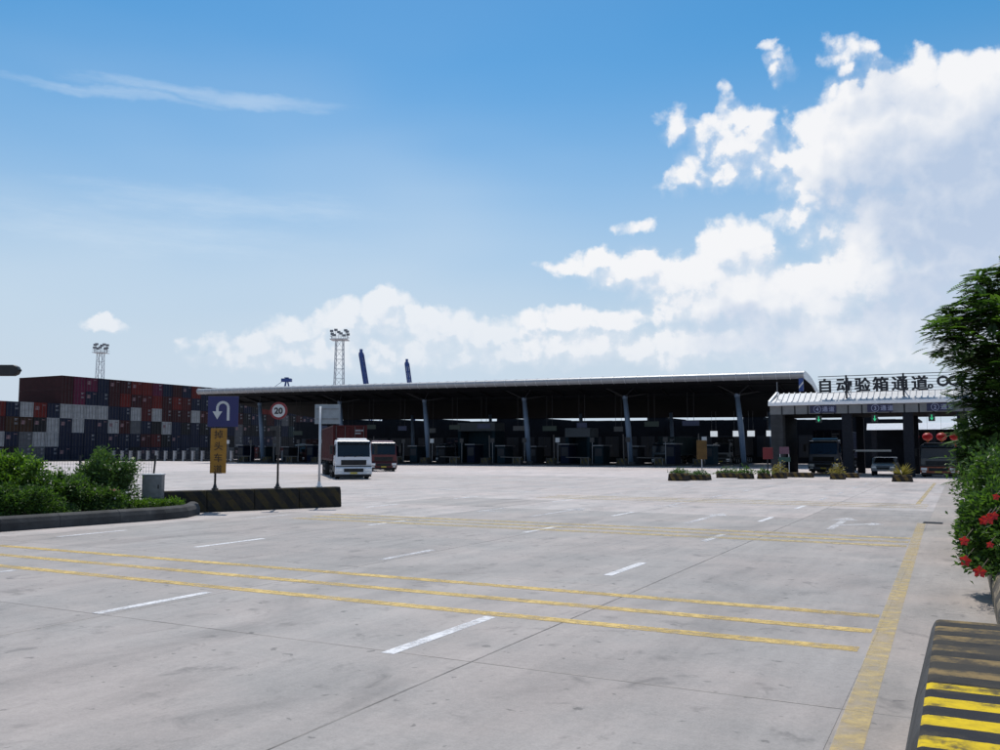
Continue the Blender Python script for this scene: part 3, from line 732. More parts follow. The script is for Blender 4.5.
# ------------------------------------------------------------------ shipping containers
CL, CW, CHT = 12.19, 2.44, 2.591
def container_meshes():
    c = MB()                               # corrugated shell: x is the long axis (0 .. -CL), doors at x = 0
    n = 44; x0, x1 = -CL + .12, -.12; zb, zt = .16, CHT - .1
    for sgn in (-1, 1):
        vs = []; fs = []
        for k in range(n * 4 + 1):
            x = x0 + (x1 - x0) * k / (n * 4); dpt = 0 if k % 4 in (0, 1) else .036
            y = sgn * (CW / 2 - .012 - dpt); vs += [(x, y, zb), (x, y, zt)]
        for k in range(n * 4): fs.append((2*k, 2*k+2, 2*k+3, 2*k+1))
        c.add(vs, fs)
    c.add([(x0, -CW/2 + .05, zt), (x1, -CW/2 + .05, zt), (x1, CW/2 - .05, zt), (x0, CW/2 - .05, zt)], [(0,1,2,3)])
    c.add([(x0, -CW/2 + .05, zb), (x1, -CW/2 + .05, zb), (x1, CW/2 - .05, zb), (x0, CW/2 - .05, zb)], [(3,2,1,0)])
    c.box(x0, x0 + .04, -CW/2 + .05, CW/2 - .05, zb, zt)
    shell = c.mesh('shell', None)
    f = MB()
    for x in (-CL, -.12):
        for y in (-CW/2, CW/2 - .12): f.box(x, x + .12, y, y + .12, 0, CHT)
    for y in (-CW/2, CW/2 - .1):
        f.box(-CL + .12, -.12, y + .005, y + .095, .02, .17); f.box(-CL + .12, -.12, y + .005, y + .095, CHT - .12, CHT - .01)
    for x in (-CL, -.1):
        f.box(x + .005, x + .095, -CW/2 + .12, CW/2 - .12, .02, .17); f.box(x + .005, x + .095, -CW/2 + .12, CW/2 - .12, CHT - .13, CHT - .01)
    frame = f.mesh('frame', None)
    doors = []
    for sgn in (-1, 1):
        d = MB(); y0, y1 = (.01, CW/2 - .13) if sgn > 0 else (-CW/2 + .13, -.01)
        d.box(-.085, -.05, y0, y1, .19, CHT - .15)
        for k in range(5): zz = .32 + k * .43; d.box(-.049, -.032, y0 + .08, y1 - .08, zz, zz + .26)
        for q in (.27, .73): y = y0 + (y1 - y0) * q; d.tube([(-.018, y, .12), (-.018, y, CHT - .1)], .018, 6)
        doors.append(d.mesh('door', None))
    return shell, frame, doors
SHELL, FRAME, DOORS = container_meshes()
_b = MB()
for (y0, y1, z0, z1) in ((.35, 1.0, 2.15, 2.27), (.35, .8, 1.95, 2.05), (.4, 1.0, 1.5, 1.56), (.4, .95, 1.38, 1.44), (.4, 1.0, 1.26, 1.32)): _b.box(-.031, -.024, y0, y1, z0, z1)
MARK1 = _b.mesh('marking', mat('container_lettering', (.20, .21, .23), .7, 0, .2, spec=.2))
_b = MB(); _b.box(-.031, -.024, -.95, -.2, 1.3, 1.95); _b.box(-.031, -.024, .4, 1.0, 2.1, 2.25)
MARK2 = _b.mesh('marking', mat('container_emblem', (.16, .10, .11), .7, 0, .4, 3, spec=.2))
_b = MB()
for y in (-.98, -.35, .35, .98): _b.tube([(-.006, y, .1), (-.006, y, CHT - .08)], .022, 6)
RODS = _b.mesh('lock_rod', mat('lock_rod_steel', (.07, .072, .076), .6, .2, .2))
for me in [SHELL, FRAME] + DOORS: me.materials.append(None)
CCOL = {'dark red': (.115, .018, .02), 'maroon': (.065, .016, .02), 'navy blue': (.016, .024, .06), 'white': (.52, .54, .56), 'magenta': (.16, .02, .065), 'orange': (.42, .10, .012),
        'brown': (.07, .035, .02), 'grey': (.16, .17, .19), 'black': (.02, .021, .026), 'red': (.20, .022, .018), 'teal': (.014, .04, .05), 'green': (.02, .06, .045)}
def cmat(c): return mat('container_' + c.replace(' ', '_'), tuple(x * (.50 if c != 'white' else .50) for x in CCOL[c]), .7, 0, .18, 1.2, dirt=((.022, .016, .015), 1.4, .62, .55), spec=.25)
rs_mark = random.Random(2)
def container(c, label, loc, rz, group, sides=True):
    t = thing('shipping_container', label, 'container', loc, rz, group); m = cmat(c)
    for nm, me in (('shell', SHELL), ('frame', FRAME), ('door', DOORS[0]), ('door', DOORS[1])):
        o = link(nm, me, t); o.material_slots[0].link = 'OBJECT'; o.material_slots[0].material = m
    link('lock_rod', RODS, t)['kind'] = 'stuff'
    q_ = rs_mark.random()
    if q_ < .45: link('marking', MARK1, t)['kind'] = 'stuff'
    elif q_ < .7: link('marking', MARK2, t)['kind'] = 'stuff'
    return t
# every stack has its doors in one line (u const); v grows away from the camera
CU, CV0, PITCHV = -144.6, 104.5, 2.56
K = {'r': 'dark red', 'm': 'maroon', 'n': 'navy blue', 'w': 'white', 'g': 'magenta', 'o': 'orange', 'b': 'brown', 'y': 'grey', 'k': 'black', 'R': 'red', 't': 'teal'}
low = ['nnnb', 'mkmn', 'nonR', 'nwkn', 'ykbw', 'ywbR', 'nwwn'][::1]       # from the near end; bottom tier first
low = ['nmkn', 'nnkm', 'nonn', 'kwmR', 'knbn', 'yybw', 'ywkR', 'nwwn']
tall = ['nnnwmm', 'nnwwgg', 'nnnwng', 'nnnwnn', 'nnwnmm', 'nnmnRm', 'knywmR', 'nmnrrR', 'nrkwRg', 'nkwmmn', 'nnnmRm', 'nnkmrn', 'ynnwnR', 'knkmnn']
rs = random.Random(4)
for k, s_ in enumerate(low):
    kk = len(low) - 1 - k                  # stack kk counted away from the tall block
    for tier, ch in enumerate(s_):
        c = K[ch]
        container(c, f'{c} container, {ORD[tier]} tier of the {nth(kk)} low stack before the tall block', L(CU, CV0 - PITCHV * (kk + 1) + CW/2, tier * CHT - .004), LR, 'containers stacked on the left')
far = []
for k in range(18):
    far.append(''.join(rs.choice('nnnkkmmrykRtn') for q in range(5 if k % 3 else 6)))
for k, s_ in enumerate(tall + far):
    for tier, ch in enumerate(s_):
        if k >= len(tall) and tier == 0 and k % 2: pass
        c = K[ch]
        container(c, f'{c} container, {ORD[tier]} tier of the {nth(k)} stack in the tall block', L(CU, CV0 + PITCHV * k + CW/2, tier * CHT - .004), LR, 'containers stacked on the left')
# white-post fence in front of the stacks
wfz = thing('white_post_fence', 'fence of stout white posts on a dark low wall before the containers', 'fence', L(0, 0), LR)
b = MB(); b.box(-150, -97, 114.1, 114.35, -.004, .35); b.build('base_wall', M_kerbc, wfz)
M_wpost = mat('white_post_paint', (.34, .35, .37), .6, 0, .12, 3, dirt=((.3, .29, .27), 2, .6, .5))
M_pl = mat('grey_fence_sheet', (.02, .022, .028), .7, 0, .2)
for k in range(23):
    u = -149 + 2.3 * k
    b = MB(); b.box(u - .2, u + .2, 114.0, 114.45, -.004, 1.75); b.box(u - .24, u + .24, 113.96, 114.49, 1.755, 1.86); b.build('post', M_wpost, wfz)
for k in range(22):
    u = -149 + 2.3 * k
    b = MB(); b.bar((u + .2, 114.22, 1.5), (u + 2.1, 114.22, 1.5), .06); b.bar((u + .2, 114.22, .75), (u + 2.1, 114.22, .75), .06)
    for q in range(9): b.bar((u + .3 + q * .18, 114.22, .35), (u + .3 + q * .18, 114.22, 1.85), .03)
    b.build('railing', M_pl, wfz)

# ------------------------------------------------------------------ great canopy
CANV = 107.0; FV = 101.0; UR, UL = -15.1, -107.0
cz0 = lambda u: 10.72 + (UR - u) / (UR - UL) * .95       # top of the front edge
M_canroof = mat('grey_roof_sheet', (.30, .315, .335), .5, .2, .08, 1, dirt=((.2, .2, .2), .6, .58, .5))
can = thing('terminal_canopy', 'long low-arched grey metal canopy on leaning columns across the yard', 'canopy', L(0, 0), LR)
def rz_(s): return -.0137 * s * s if s < 11 else -1.658 - .085 * (s - 11)
DEPTH = 32.0
ss = [0, .8, 2, 4, 6, 8, 10, 11, 14, 18, 22, 26, 30, DEPTH]
nose = [(.55, -.86), (.30, -.80), (.09, -.62), (0, -.40), (.05, -.2), (.22, -.06), (.55, 0)]
NU = 62                                                  # roofing sheets, each its own panel
du = (UL - UR) / NU
prof = nose + [(s, rz_(s)) for s in ss[2:]]
und = [(DEPTH, rz_(DEPTH) - .5), (20, rz_(20) - .55), (11, rz_(11) - .6), (6, rz_(6) - .75)]
for k in range(NU):
    ua, ub = UR + du * k - .012, UR + du * (k + 1) + .012; b = MB(); n = len(prof)
    vs = []
    for u in (ua, ub):
        vs += [(u, FV + s, cz0(u) + z) for (s, z) in prof]
    b.add(vs, [(i, i + 1, n + i + 1, n + i) for i in range(n - 1)])
    # standing seam
    for i in range(3, n - 1):
        pass
    b.build('roof_panel', M_canroof, can)
seam = MB()
for k in range(NU + 1):
    u = UR + du * k
    for i in range(n - 1):
        (s0, z0), (s1, z1) = prof[i], prof[i + 1]
        seam.bar((u, FV + s0, cz0(u) + z0), (u, FV + s1, cz0(u) + z1), .05, .10)
o = seam.build('standing_seam', M_lgrey, can); o['kind'] = 'stuff'
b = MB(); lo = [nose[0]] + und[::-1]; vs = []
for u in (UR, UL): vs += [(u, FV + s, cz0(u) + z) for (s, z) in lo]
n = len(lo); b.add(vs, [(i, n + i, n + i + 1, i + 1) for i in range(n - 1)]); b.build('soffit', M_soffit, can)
for u in (UR - .02, UL + .02):                           # end gables
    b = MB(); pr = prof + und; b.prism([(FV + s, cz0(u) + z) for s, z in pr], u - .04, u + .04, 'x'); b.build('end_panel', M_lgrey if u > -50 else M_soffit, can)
b = MB(); b.bar((UL, FV + DEPTH + .1, cz0(UL) + rz_(DEPTH) - .2), (UR, FV + DEPTH + .1, cz0(UR) + rz_(DEPTH) - .2), .25, .7); b.build('rear_gutter', M_soffit, can)
# blue corner panel with a white slash
ub0, ub1 = u_at(799.5, FV + .3), UR - .1
zt, zb = cz0(UR) - .70, cz0(UR) - 2.25
b = MB(); b.box(ub0, ub1, FV + .32, FV + .5, zb, zt); cp = b.build('corner_panel', mat('corner_panel_blue', (.015, .05, .21), .45, 0, .08), can)
b = MB(); w_ = ub1 - ub0; b.add([(ub0, FV + .312, zb + .28), (ub0, FV + .312, zb + .52), (ub1, FV + .312, zb + 1.1), (ub1, FV + .312, zb + .86)], [(0,3,2,1)]); b.build('white_stripe', M_signwhite, cp)
# columns with branching heads
COLU = [u_at(px, CANV) for px in (738.5, 626, 525, 425, 340, 260)]
for u in COLU:
    zt = cz0(u) + rz_(6) - .75
    b = MB(); b.tube([(u + .45, CANV + .4, -.004), (u + .2, CANV + .2, zt * .5), (u - .12, CANV, zt - .9)], [.30, .36, .27], 16); c = b.build('column', M_colblue, can, True)
    b = MB(); b.tube([(u + .45, CANV + .4, -.004), (u + .45, CANV + .4, .5)], [.55, .48], 16); b.build('column_base', M_kerbc, c)
    for (du_, dv_) in ((-2.2, -2.2), (2.2, -2.2), (-2.2, 2.4), (2.2, 2.4)):
        b = MB(); b.bar((u - .12, CANV, zt - 1.0), (u - .12 + du_, CANV + dv_, cz0(u) + rz_(6 + dv_) - .72), .12); b.build('strut', M_dark, c)
    b = MB(); b.tube([(u - .12, CANV, zt - 1.2), (u - .12, CANV, zt - .8)], .33, 12); b.build('collar', M_colblue, c)
    # rear column
    zr = cz0(u) + rz_(26) - .55
    b = MB(); b.tube([(u + .2, CANV + 20, -.004), (u - .1, CANV + 20, zr)], [.3, .26], 12); b.build('rear_column', M_colblue, can, True)
b = MB()
for v in (CANV - 2.2, CANV + 2.4):
    s = v - FV
    b.bar((UL + 1, v, cz0(UL) + rz_(s) - .85), (UR - 1, v, cz0(UR) + rz_(s) - .85), .2, .3)
k = UL + 2
while k < UR - 1:
    b.bar((k, FV + 1.2, cz0(k) - .95), (k, FV + DEPTH - 1, cz0(k) + rz_(DEPTH - 1) - .62), .12, .25) if False else None
    b.bar((k, CANV - 2.2, cz0(k) + rz_(3.8) - .85), (k, CANV + 2.4, cz0(k) + rz_(8.4) - .85), .1, .2); k += 3.6
b.build('purlin_grid', M_soffit, can)
# parapet building beyond the canopy: pale lintel over a dark glazed front
rbld = thing('rear_terminal_building', 'long dark building closing the view under the great canopy', 'building', L(0, 0), LR)
RV = FV + DEPTH + 4
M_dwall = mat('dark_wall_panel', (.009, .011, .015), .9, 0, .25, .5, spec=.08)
rs_b = random.Random(9)
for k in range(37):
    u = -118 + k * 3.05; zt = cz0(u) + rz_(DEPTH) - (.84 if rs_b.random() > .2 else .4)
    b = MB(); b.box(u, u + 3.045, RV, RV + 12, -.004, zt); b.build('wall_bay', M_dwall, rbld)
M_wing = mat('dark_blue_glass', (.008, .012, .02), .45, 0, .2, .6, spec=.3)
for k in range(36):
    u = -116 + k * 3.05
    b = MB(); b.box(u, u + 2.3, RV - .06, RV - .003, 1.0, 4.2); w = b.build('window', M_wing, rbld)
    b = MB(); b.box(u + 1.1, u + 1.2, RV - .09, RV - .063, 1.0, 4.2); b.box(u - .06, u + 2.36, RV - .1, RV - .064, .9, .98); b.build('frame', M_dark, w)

# inspection islands under the canopy: booth, bollards, boom, lane post
M_booth = [mat('booth_teal', (.010, .024, .034), .8, 0, .15, spec=.12), mat('booth_navy', (.007, .012, .03), .8, 0, .15, spec=.12), mat('booth_grey', (.016, .018, .022), .8, 0, .15, spec=.12)]
M_boom = mat('boom_paint', (.09, .08, .075), .5, 0, .1)
M_isl = stripes('island_nose_stripes', (.03, .03, .03), (.10, .075, .015), .6, 0, .5, .6)
def island(u, idx):
    t = thing('inspection_island', f'narrow inspection lane island, {nth(idx)} from the right under the great canopy', 'traffic island', L(u, 104.5), LR, 'islands under the canopy')
    b = MB(); b.box(-.7, .7, 0, 16, -.004, .2); b.build('island_kerb', M_kerbc, t, bevel=.03)
    b = MB(); b.prism([(-.66, .205), (.66, .205), (.5, .95), (-.5, .95)], .3, 1.1, 'y'); b.build('crash_block', M_isl, t, bevel=.04)
    h = [2.5, 2.7, 2.4][idx % 3]; m = M_booth[idx % 3]
    b = MB(); b.box(-.62, .62, 5.0, 7.6, .205, h); bo = b.build('booth', m, t, bevel=.03)
    b = MB(); b.box(-.5, .5, 4.96, 4.997, 1.2, h - .3); b.build('booth_window', M_wing, bo)
    b = MB(); b.box(-.8, .8, 4.7, 7.9, h + .003, h + .16); b.build('booth_roof', M_grey, bo, bevel=.02)
    b = MB(); b.tube([(-.45, 2.6, .2), (-.45, 2.6, 1.1)], .09, 8); bx = b.build('boom_post', M_boom, t)
    b = MB(); b.bar((-.45, 2.5, 1.0), (-3.6 if idx % 2 else -.5, 2.5, 1.05 if idx % 2 else 4.0), .07, .1); b.build('boom_arm', M_boom, t)
    b = MB(); b.tube([(.4, 1.8, .2), (.4, 1.8, 3.6)], .05, 8); b.build('lane_post', M_grey, t)
    b = MB(); b.box(.1, .7, 1.7, 1.78, 3.0, 3.6); b.build('lane_indicator', M_signblk if idx % 4 else M_signwhite, t)
    for q in (-.5, .5):
        b = MB(); b.tube([(q, .12, .2), (q, .12, 1.0)], .06, 8); b.build('bollard', M_boom if idx % 2 else M_dark, t)
us = -28.0; idx = 0
while us > -106:
    island(us, idx); us -= 4.85; idx += 1
# big inspection portals (two teal housings)
def portal(px0, px1, v, ztop, label, toprow):
    u0, u1 = u_at(px0, v), u_at(px1, v); w = u1 - u0
    t = thing('inspection_portal', label, 'portal', L((u0 + u1) / 2, v), LR)
    m = M_booth[0]
    for sgn in (-1, 1):
        b = MB(); b.box(sgn * w/2 - (.5 if sgn > 0 else 0), sgn * w/2 + (.5 if sgn < 0 else 0), 0, 3, -.004, ztop - 1.25); b.build('leg', m, t, bevel=.03)
    b = MB(); b.box(-w/2, w/2, -.05, 3.05, ztop - 1.245, ztop); b.build('head', toprow, t, bevel=.03)
    b = MB(); b.box(-w/2 + .51, w/2 - .51, 2.2, 2.4, -.004, ztop - 1.25); b.build('roller_door', m, t)
portal(458, 495, 112.5, 6.0, 'large dark teal inspection portal left of centre under the canopy', mat('portal_head_dark', (.02, .034, .044), .5, 0, .1))
portal(565, 590, 111.5, 5.0, 'smaller teal inspection portal with pale head under the canopy', mat('portal_head_pale', (.035, .05, .065), .5, 0, .1))
# glowing boards added in place of daylight seen through openings, right end
for i, px in enumerate((713.5, 736, 750.5, 769.5)):
    u = u_at(px, 126); t = thing('daylight_board', f'glowing white board standing in for daylight under the canopy, {ORD[i]} from the left', 'sign', L(u, 126, 3.9), LR, 'glowing daylight boards under the canopy')
    b = MB(); b.box(-.5, .5, -.05, .05, 0, .8); b.build('board', mat('daylight_board_glow', (.85, .87, .9), .4, 0, .03, emit=((.85, .92, 1), .55)), t, bevel=.01)
    for q in (-.3, .3):
        b = MB(); b.bar((q, 0, .805), (q, 0, 3.6), .03); b.build('hanger', M_grey, t)

rs_c = random.Random(17)
M_hb = [mat('hanging_board_blue', (.012, .022, .07), .5, 0, .1), mat('hanging_board_green', (.008, .025, .016), .5, 0, .1), mat('hanging_board_grey', (.04, .042, .045), .5, 0, .1)]
for i in range(15):
    u = -30 - i * 4.85 + rs_c.uniform(-.5, .5); zz = rs_c.uniform(4.3, 5.2)
    t = thing('lane_sign', f'dim hanging lane sign under the great canopy, {nth(i)} from the right', 'sign', L(u, 109, zz), LR, 'hanging lane signs under the canopy')
    w_ = rs_c.uniform(.6, 1.1); b = MB(); b.box(-w_, w_, -.06, .06, 0, .65); b.build('board', M_hb[i % 3], t, bevel=.01)
    for q in (-.4, .4):
        b = MB(); b.bar((q, 0, .655), (q, 0, cz0(u) + rz_(8) - zz - .5), .04); b.build('hanger', M_dark, t)
# ------------------------------------------------------------------ OCR gate
GV = 72.0; GU0, GU1 = -13.4, 12.0; ZF0, ZF1 = 4.80, 5.48
gate = thing('container_check_gate', 'low gate building with white ribbed roof edge and lettered sign frame', 'gate', L(0, 0), LR)
GD = 11.0
M_fas = mat('grey_fascia_panel', (.15, .155, .16), .6, 0, .12, 2, dirt=((.12, .115, .11), 1.5, .55, .6))
u = GU0; k = 0
while u < GU1:
    w_ = .86; b = MB(); b.box(u, min(u + w_, GU1), GV, GV + .12, ZF0, ZF1); b.build('fascia_panel', M_fas, gate)
    b = MB(); b.box(u + w_ + .002, u + w_ + .118, GV + .04, GV + .12, ZF0 + .02, ZF1 - .01); b.build('fascia_strip', M_dark, gate); u += w_ + .12  # narrow dark strip between neighbouring panels
b = MB(); b.box(GU0 - .1, GU1, GV - .22, GV + .1, ZF1 + .003, ZF1 + .26); b.build('gutter', M_roofw, gate, bevel=.02)
# sloping ribbed roof edge
sl0 = (GV + .1, ZF1 + .27); sl1 = (GV + 1.75, ZF1 + 1.06)
nr = int((GU1 - GU0) / .42); M_ribroof = mat('ribbed_roof_sheet', (.44, .455, .475), .5, 0, .1, 3, dirt=((.24, .24, .24), 1.2, .55, .6))
for k in range(nr):
    ua, ub = GU0 + .02 + k * .42, GU0 + .42 + k * .42 - .02
    ins = max(0, .55 - k * .42)
    b = MB(); b.add([(ua, sl0[0], sl0[1]), (ub + .02, sl0[0], sl0[1]), (ub + .02, sl1[0], sl1[1] - (ins if ua + .4 < GU0 + .55 else 0)), (ua + ins, sl1[0], sl1[1])], [(0,1,2,3)])
    b.bar((ub, sl0[0], sl0[1] + .03), (ub, sl1[0], sl1[1] + .03), .09, .1); b.build('roof_rib', M_ribroof, gate)
b = MB(); b.bar((GU0 - .06, sl0[0], sl0[1] + .05), (GU0 + .3, sl1[0], sl1[1] + .1), .16, .16); b.build('end_flashing', M_roofw, gate)
b = MB(); b.box(GU0 + .3, GU1, GV + 1.75, GV + GD, ZF1 + .85, ZF1 + 1.02); b.build('flat_roof', M_roofw, gate)
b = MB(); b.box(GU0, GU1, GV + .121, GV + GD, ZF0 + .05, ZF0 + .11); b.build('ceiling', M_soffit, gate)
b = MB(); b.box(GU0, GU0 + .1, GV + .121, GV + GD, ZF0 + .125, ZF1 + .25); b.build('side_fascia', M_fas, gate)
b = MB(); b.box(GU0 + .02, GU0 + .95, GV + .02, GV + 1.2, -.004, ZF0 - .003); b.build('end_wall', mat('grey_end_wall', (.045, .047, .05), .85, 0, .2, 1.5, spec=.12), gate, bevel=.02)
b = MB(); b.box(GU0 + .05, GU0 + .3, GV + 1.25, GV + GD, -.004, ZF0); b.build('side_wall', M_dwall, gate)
M_gcol = mat('dark_gate_column', (.016, .018, .024), .8, 0, .15, spec=.12)
for px in (846, 907.5, 962):
    u = u_at(px, GV)
    b = MB(); b.box(u - .35, u + .35, GV + .15, GV + .85, -.004, ZF0 + .04); b.build('column', M_gcol, gate, bevel=.02)
    b = MB(); b.box(u - .3, u + .3, GV + GD - 1, GV + GD - .4, -.004, ZF0 + .04); b.build('column', M_gcol, gate, bevel=.02)
# blue number panels and green lane arrows
M_panel = mat('lane_panel_blue', (.010, .012, .055), .4, 0, .1)
M_green = mat('green_led', (.02, .3, .12), .5, 0, .05, emit=((.05, .8, .35), .55))
M_ptext = mat('panel_text', (.26, .28, .40), .5, 0, .05)
for (px0, px1, num, pxa) in ((810, 836.5, '4', 818.5), (867.5, 893, '3', 874.5), (927, 954.5, '2', 931.5)):
    u0, u1 = u_at(px0, GV), u_at(px1, GV)
    b = MB(); b.box(u0, u1, GV - .06, GV - .004, ZF0 + .06, ZF1 - .04); pn = b.build('lane_panel', M_panel, gate, bevel=.008)
    cx = u0 + .55; cz = (ZF0 + ZF1) / 2 + .01
    b = MB(); n = 24
    ring = [(cx + r * math.cos(6.2832 * k / n), GV - .066, cz + r * math.sin(6.2832 * k / n)) for r in (.24, .28) for k in range(n)]
    b.add(ring, [(k, (k + 1) % n, n + (k + 1) % n, n + k) for k in range(n)]); b.build('ring', M_ptext, pn)
    o = link('numeral', text_mesh(num, .40, .006, M_ptext, .008, 'numeral'), pn); o.location = (cx, GV - .066, cz)
    for k, ch in enumerate('通道'):
        o = link('character', text_mesh(ch, .42, .006, M_ptext, .006, 'character'), pn); o.location = (u0 + 1.12 + k * .48, GV - .066, cz)
    ua = u_at(pxa, GV + .3); b = MB(); b.box(ua - .22, ua + .22, GV + .3, GV + .36, ZF0 - .68, ZF0 - .12); sg = b.build('lane_signal', M_signblk, gate)
    b = MB(); zc = ZF0 - .4
    b.add([(ua - .03, GV + .296, zc + .2), (ua + .03, GV + .296, zc + .2), (ua + .03, GV + .296, zc - .05), (ua + .13, GV + .296, zc), (ua, GV + .296, zc - .22), (ua - .13, GV + .296, zc), (ua - .03, GV + .296, zc - .05)], [(0,1,2,3,4,5,6)])
    b.build('green_arrow', M_green, sg)
    b = MB(); b.bar((ua, GV + .33, ZF0 - .12), (ua, GV + .33, ZF0 + .05), .04); b.build('signal_hanger', M_dark, gate)
# sign frame with letters, standing on the roof edge
SV = GV + .55
fr = thing('roof_sign_frame', 'black lettering on thin rails above the gate roof reading automatic container check lane OCR', 'sign', L(0, 0), LR)
zr0, zr1 = 6.45, 7.72
for k in range(7):
    zz = zr0 + (zr1 - zr0) * k / 6
    ul = u_at(819, SV) if k else u_at(817, SV)
    b = MB(); b.bar((ul, SV + .06, zz), (GU1 - .5, SV + .06, zz), .03 if k < 6 else .05); b.build('rail', M_dark, fr)
for px in (847, 904.5, 963):
    u = u_at(px, SV); b = MB(); b.bar((u, SV + .1, ZF1 + .3), (u, SV + .1, zr1 + .06), .13); b.build('post', M_letter, fr)
    b = MB(); b.bar((u, SV + .15, zr1 - .2), (u, SV + 1.2, ZF1 + 1.0), .06); b.build('stay', M_dark, fr)
u = u_at(777, SV); b = MB(); b.bar((u, SV + .3, ZF1 + .4), (u, SV + .3, 7.45), .05); b.build('end_post', M_grey, fr)
for ch, px, sz, zc in (('自', 826, 1.0, 7.0), ('动', 845, 1.05, 7.0), ('验', 863.5, 1.0, 7.0), ('箱', 881.5, 1.02, 7.0), ('通', 901, 1.02, 7.0), ('道', 921, 1.02, 7.0), ('。', 931.5, .9, 6.72), ('O', 944.3, .92, 7.08), ('C', 954.6, .92, 7.08), ('R', 965, .92, 7.08)):
    me = text_mesh(ch, sz * 1.14, .10, M_letter, .012, 'letter'); bb_ = MB()
    for (ox, oz) in ((-.028, -.012), (.028, .012), (-.028, .012), (.028, -.012), (0, .02), (0, -.02)):   # heavy strokes
        bb_.add([(v.co.x + ox, v.co.y + ox * .02 + oz * .01, v.co.z + oz) for v in me.vertices], [tuple(q.vertices) for q in me.polygons])
    me2 = bpy.data.meshes.new('letter'); me2.from_pydata(bb_.v, [], bb_.f); me2.materials.append(M_letter)
    o = link('letter', me2, fr); o.location = (u_at(px, SV), SV, zc)

# second canopy beyond the gate, red lanterns, dark hedge
c2 = thing('rear_gate_canopy', 'low white-edged canopy seen through the gate lanes', 'canopy', L(0, 0), LR)
C2V = 98.0
b = MB(); b.prism([(C2V, 4.05), (C2V + .6, 4.72), (C2V + 9, 4.9), (C2V + 9, 4.6), (C2V + .5, 4.05)], u_at(866, C2V), 26, 'x'); b.build('roof', M_roofw, c2, bevel=.02)
for u in (-8, -2.5, 3, 8.5, 14, 19.5):
    b = MB(); b.box(u - .25, u + .25, C2V + 1, C2V + 1.5, -.004, 4.1); b.build('column', M_gcol, c2)
b = MB(); b.box(-11, 26, C2V + 8.5, C2V + 8.8, -.004, 4.55); b.build('back_wall', M_dwall, c2)
M_lan = mat('lantern_red', (.30, .007, .009), .5, 0, .1, emit=((.8, .01, .02), .06)); M_gold = mat('lantern_gold', (.5, .32, .06), .4, .5, .1)
for i, px in enumerate((913, 926.5, 940.5, 954)):
    v = 84.5; u = u_at(px, v); zc = 2 + 13 / F * L(u, v).y; t = thing('red_lantern', f'round red lantern hanging behind the gate, {ORD[i]} from the left', 'lantern', L(u, v, zc - .3), LR, 'red lanterns behind the gate')
    n = 12; b = MB()
    rr = [(.16, 0), (.32, .08), (.40, .22), (.42, .32), (.40, .42), (.32, .56), (.16, .64)]
    b.tube([(0, 0, z_) for r_, z_ in rr], [r_ for r_, z_ in rr], 14); b.build('lantern_body', M_lan, t, True)
    b = MB(); b.tube([(0, 0, .642), (0, 0, .7)], .15, 12); b.tube([(0, 0, -.06), (0, 0, -.002)], .15, 12); b.build('cap', M_gold, t)
    b = MB(); b.tube([(0, 0, -.5), (0, 0, -.062)], [.07, .03], 8); b.build('tassel', M_lan, t)
    b = MB(); b.bar((0, 0, .7), (0, 0, 4.86 - (zc - .3) + .16 - .15), .015); b.build('cord', M_dark, t)
lb2 = thing('lantern_beam', 'dark beam carrying the row of red lanterns behind the gate', 'beam', L(0, 0), LR)
b = MB(); b.box(u_at(903, 84.5), u_at(985, 84.5), 84.35, 84.65, 4.86, 5.1); b.build('crossbeam', M_dark, lb2)
for px in (904, 984):
    u = u_at(px, 84.5); b = MB(); b.box(u - .12, u + .12, 84.38, 84.62, -.004, 4.855); b.build('post', M_dark, lb2)

# ------------------------------------------------------------------ vehicles
def wheel(root, x, y, r=.5, w=.3, name='wheel'):
    b = MB(); n = 24
    pr = [(-w/2, r*.62), (-w/2, r*.92), (-w/2 + .04, r), (w/2 - .04, r), (w/2, r*.92), (w/2, r*.62)]
    vs = []; fs = []
    for k in range(n):
        a = 6.28318 * k / n
        vs += [(x + o_, y + rr * math.cos(a), r + rr * math.sin(a)) for o_, rr in pr]
    m_ = len(pr)
    for k in range(n):
        k2 = (k + 1) % n
        for i in range(m_ - 1): fs.append((k*m_ + i, k2*m_ + i, k2*m_ + i + 1, k*m_ + i + 1))
    b.add(vs, fs); t = b.build('tyre', M_tyre, root, True)
    b = MB(); b.tube([(x - w/2 + .05, y, r), (x + w/2 - .05, y, r)], r*.63, 20); b.tube([(x - w/2 + .0, y, r), (x + w/2 - .0, y, r)], r*.22, 12); b.build('rim', M_rim, t)
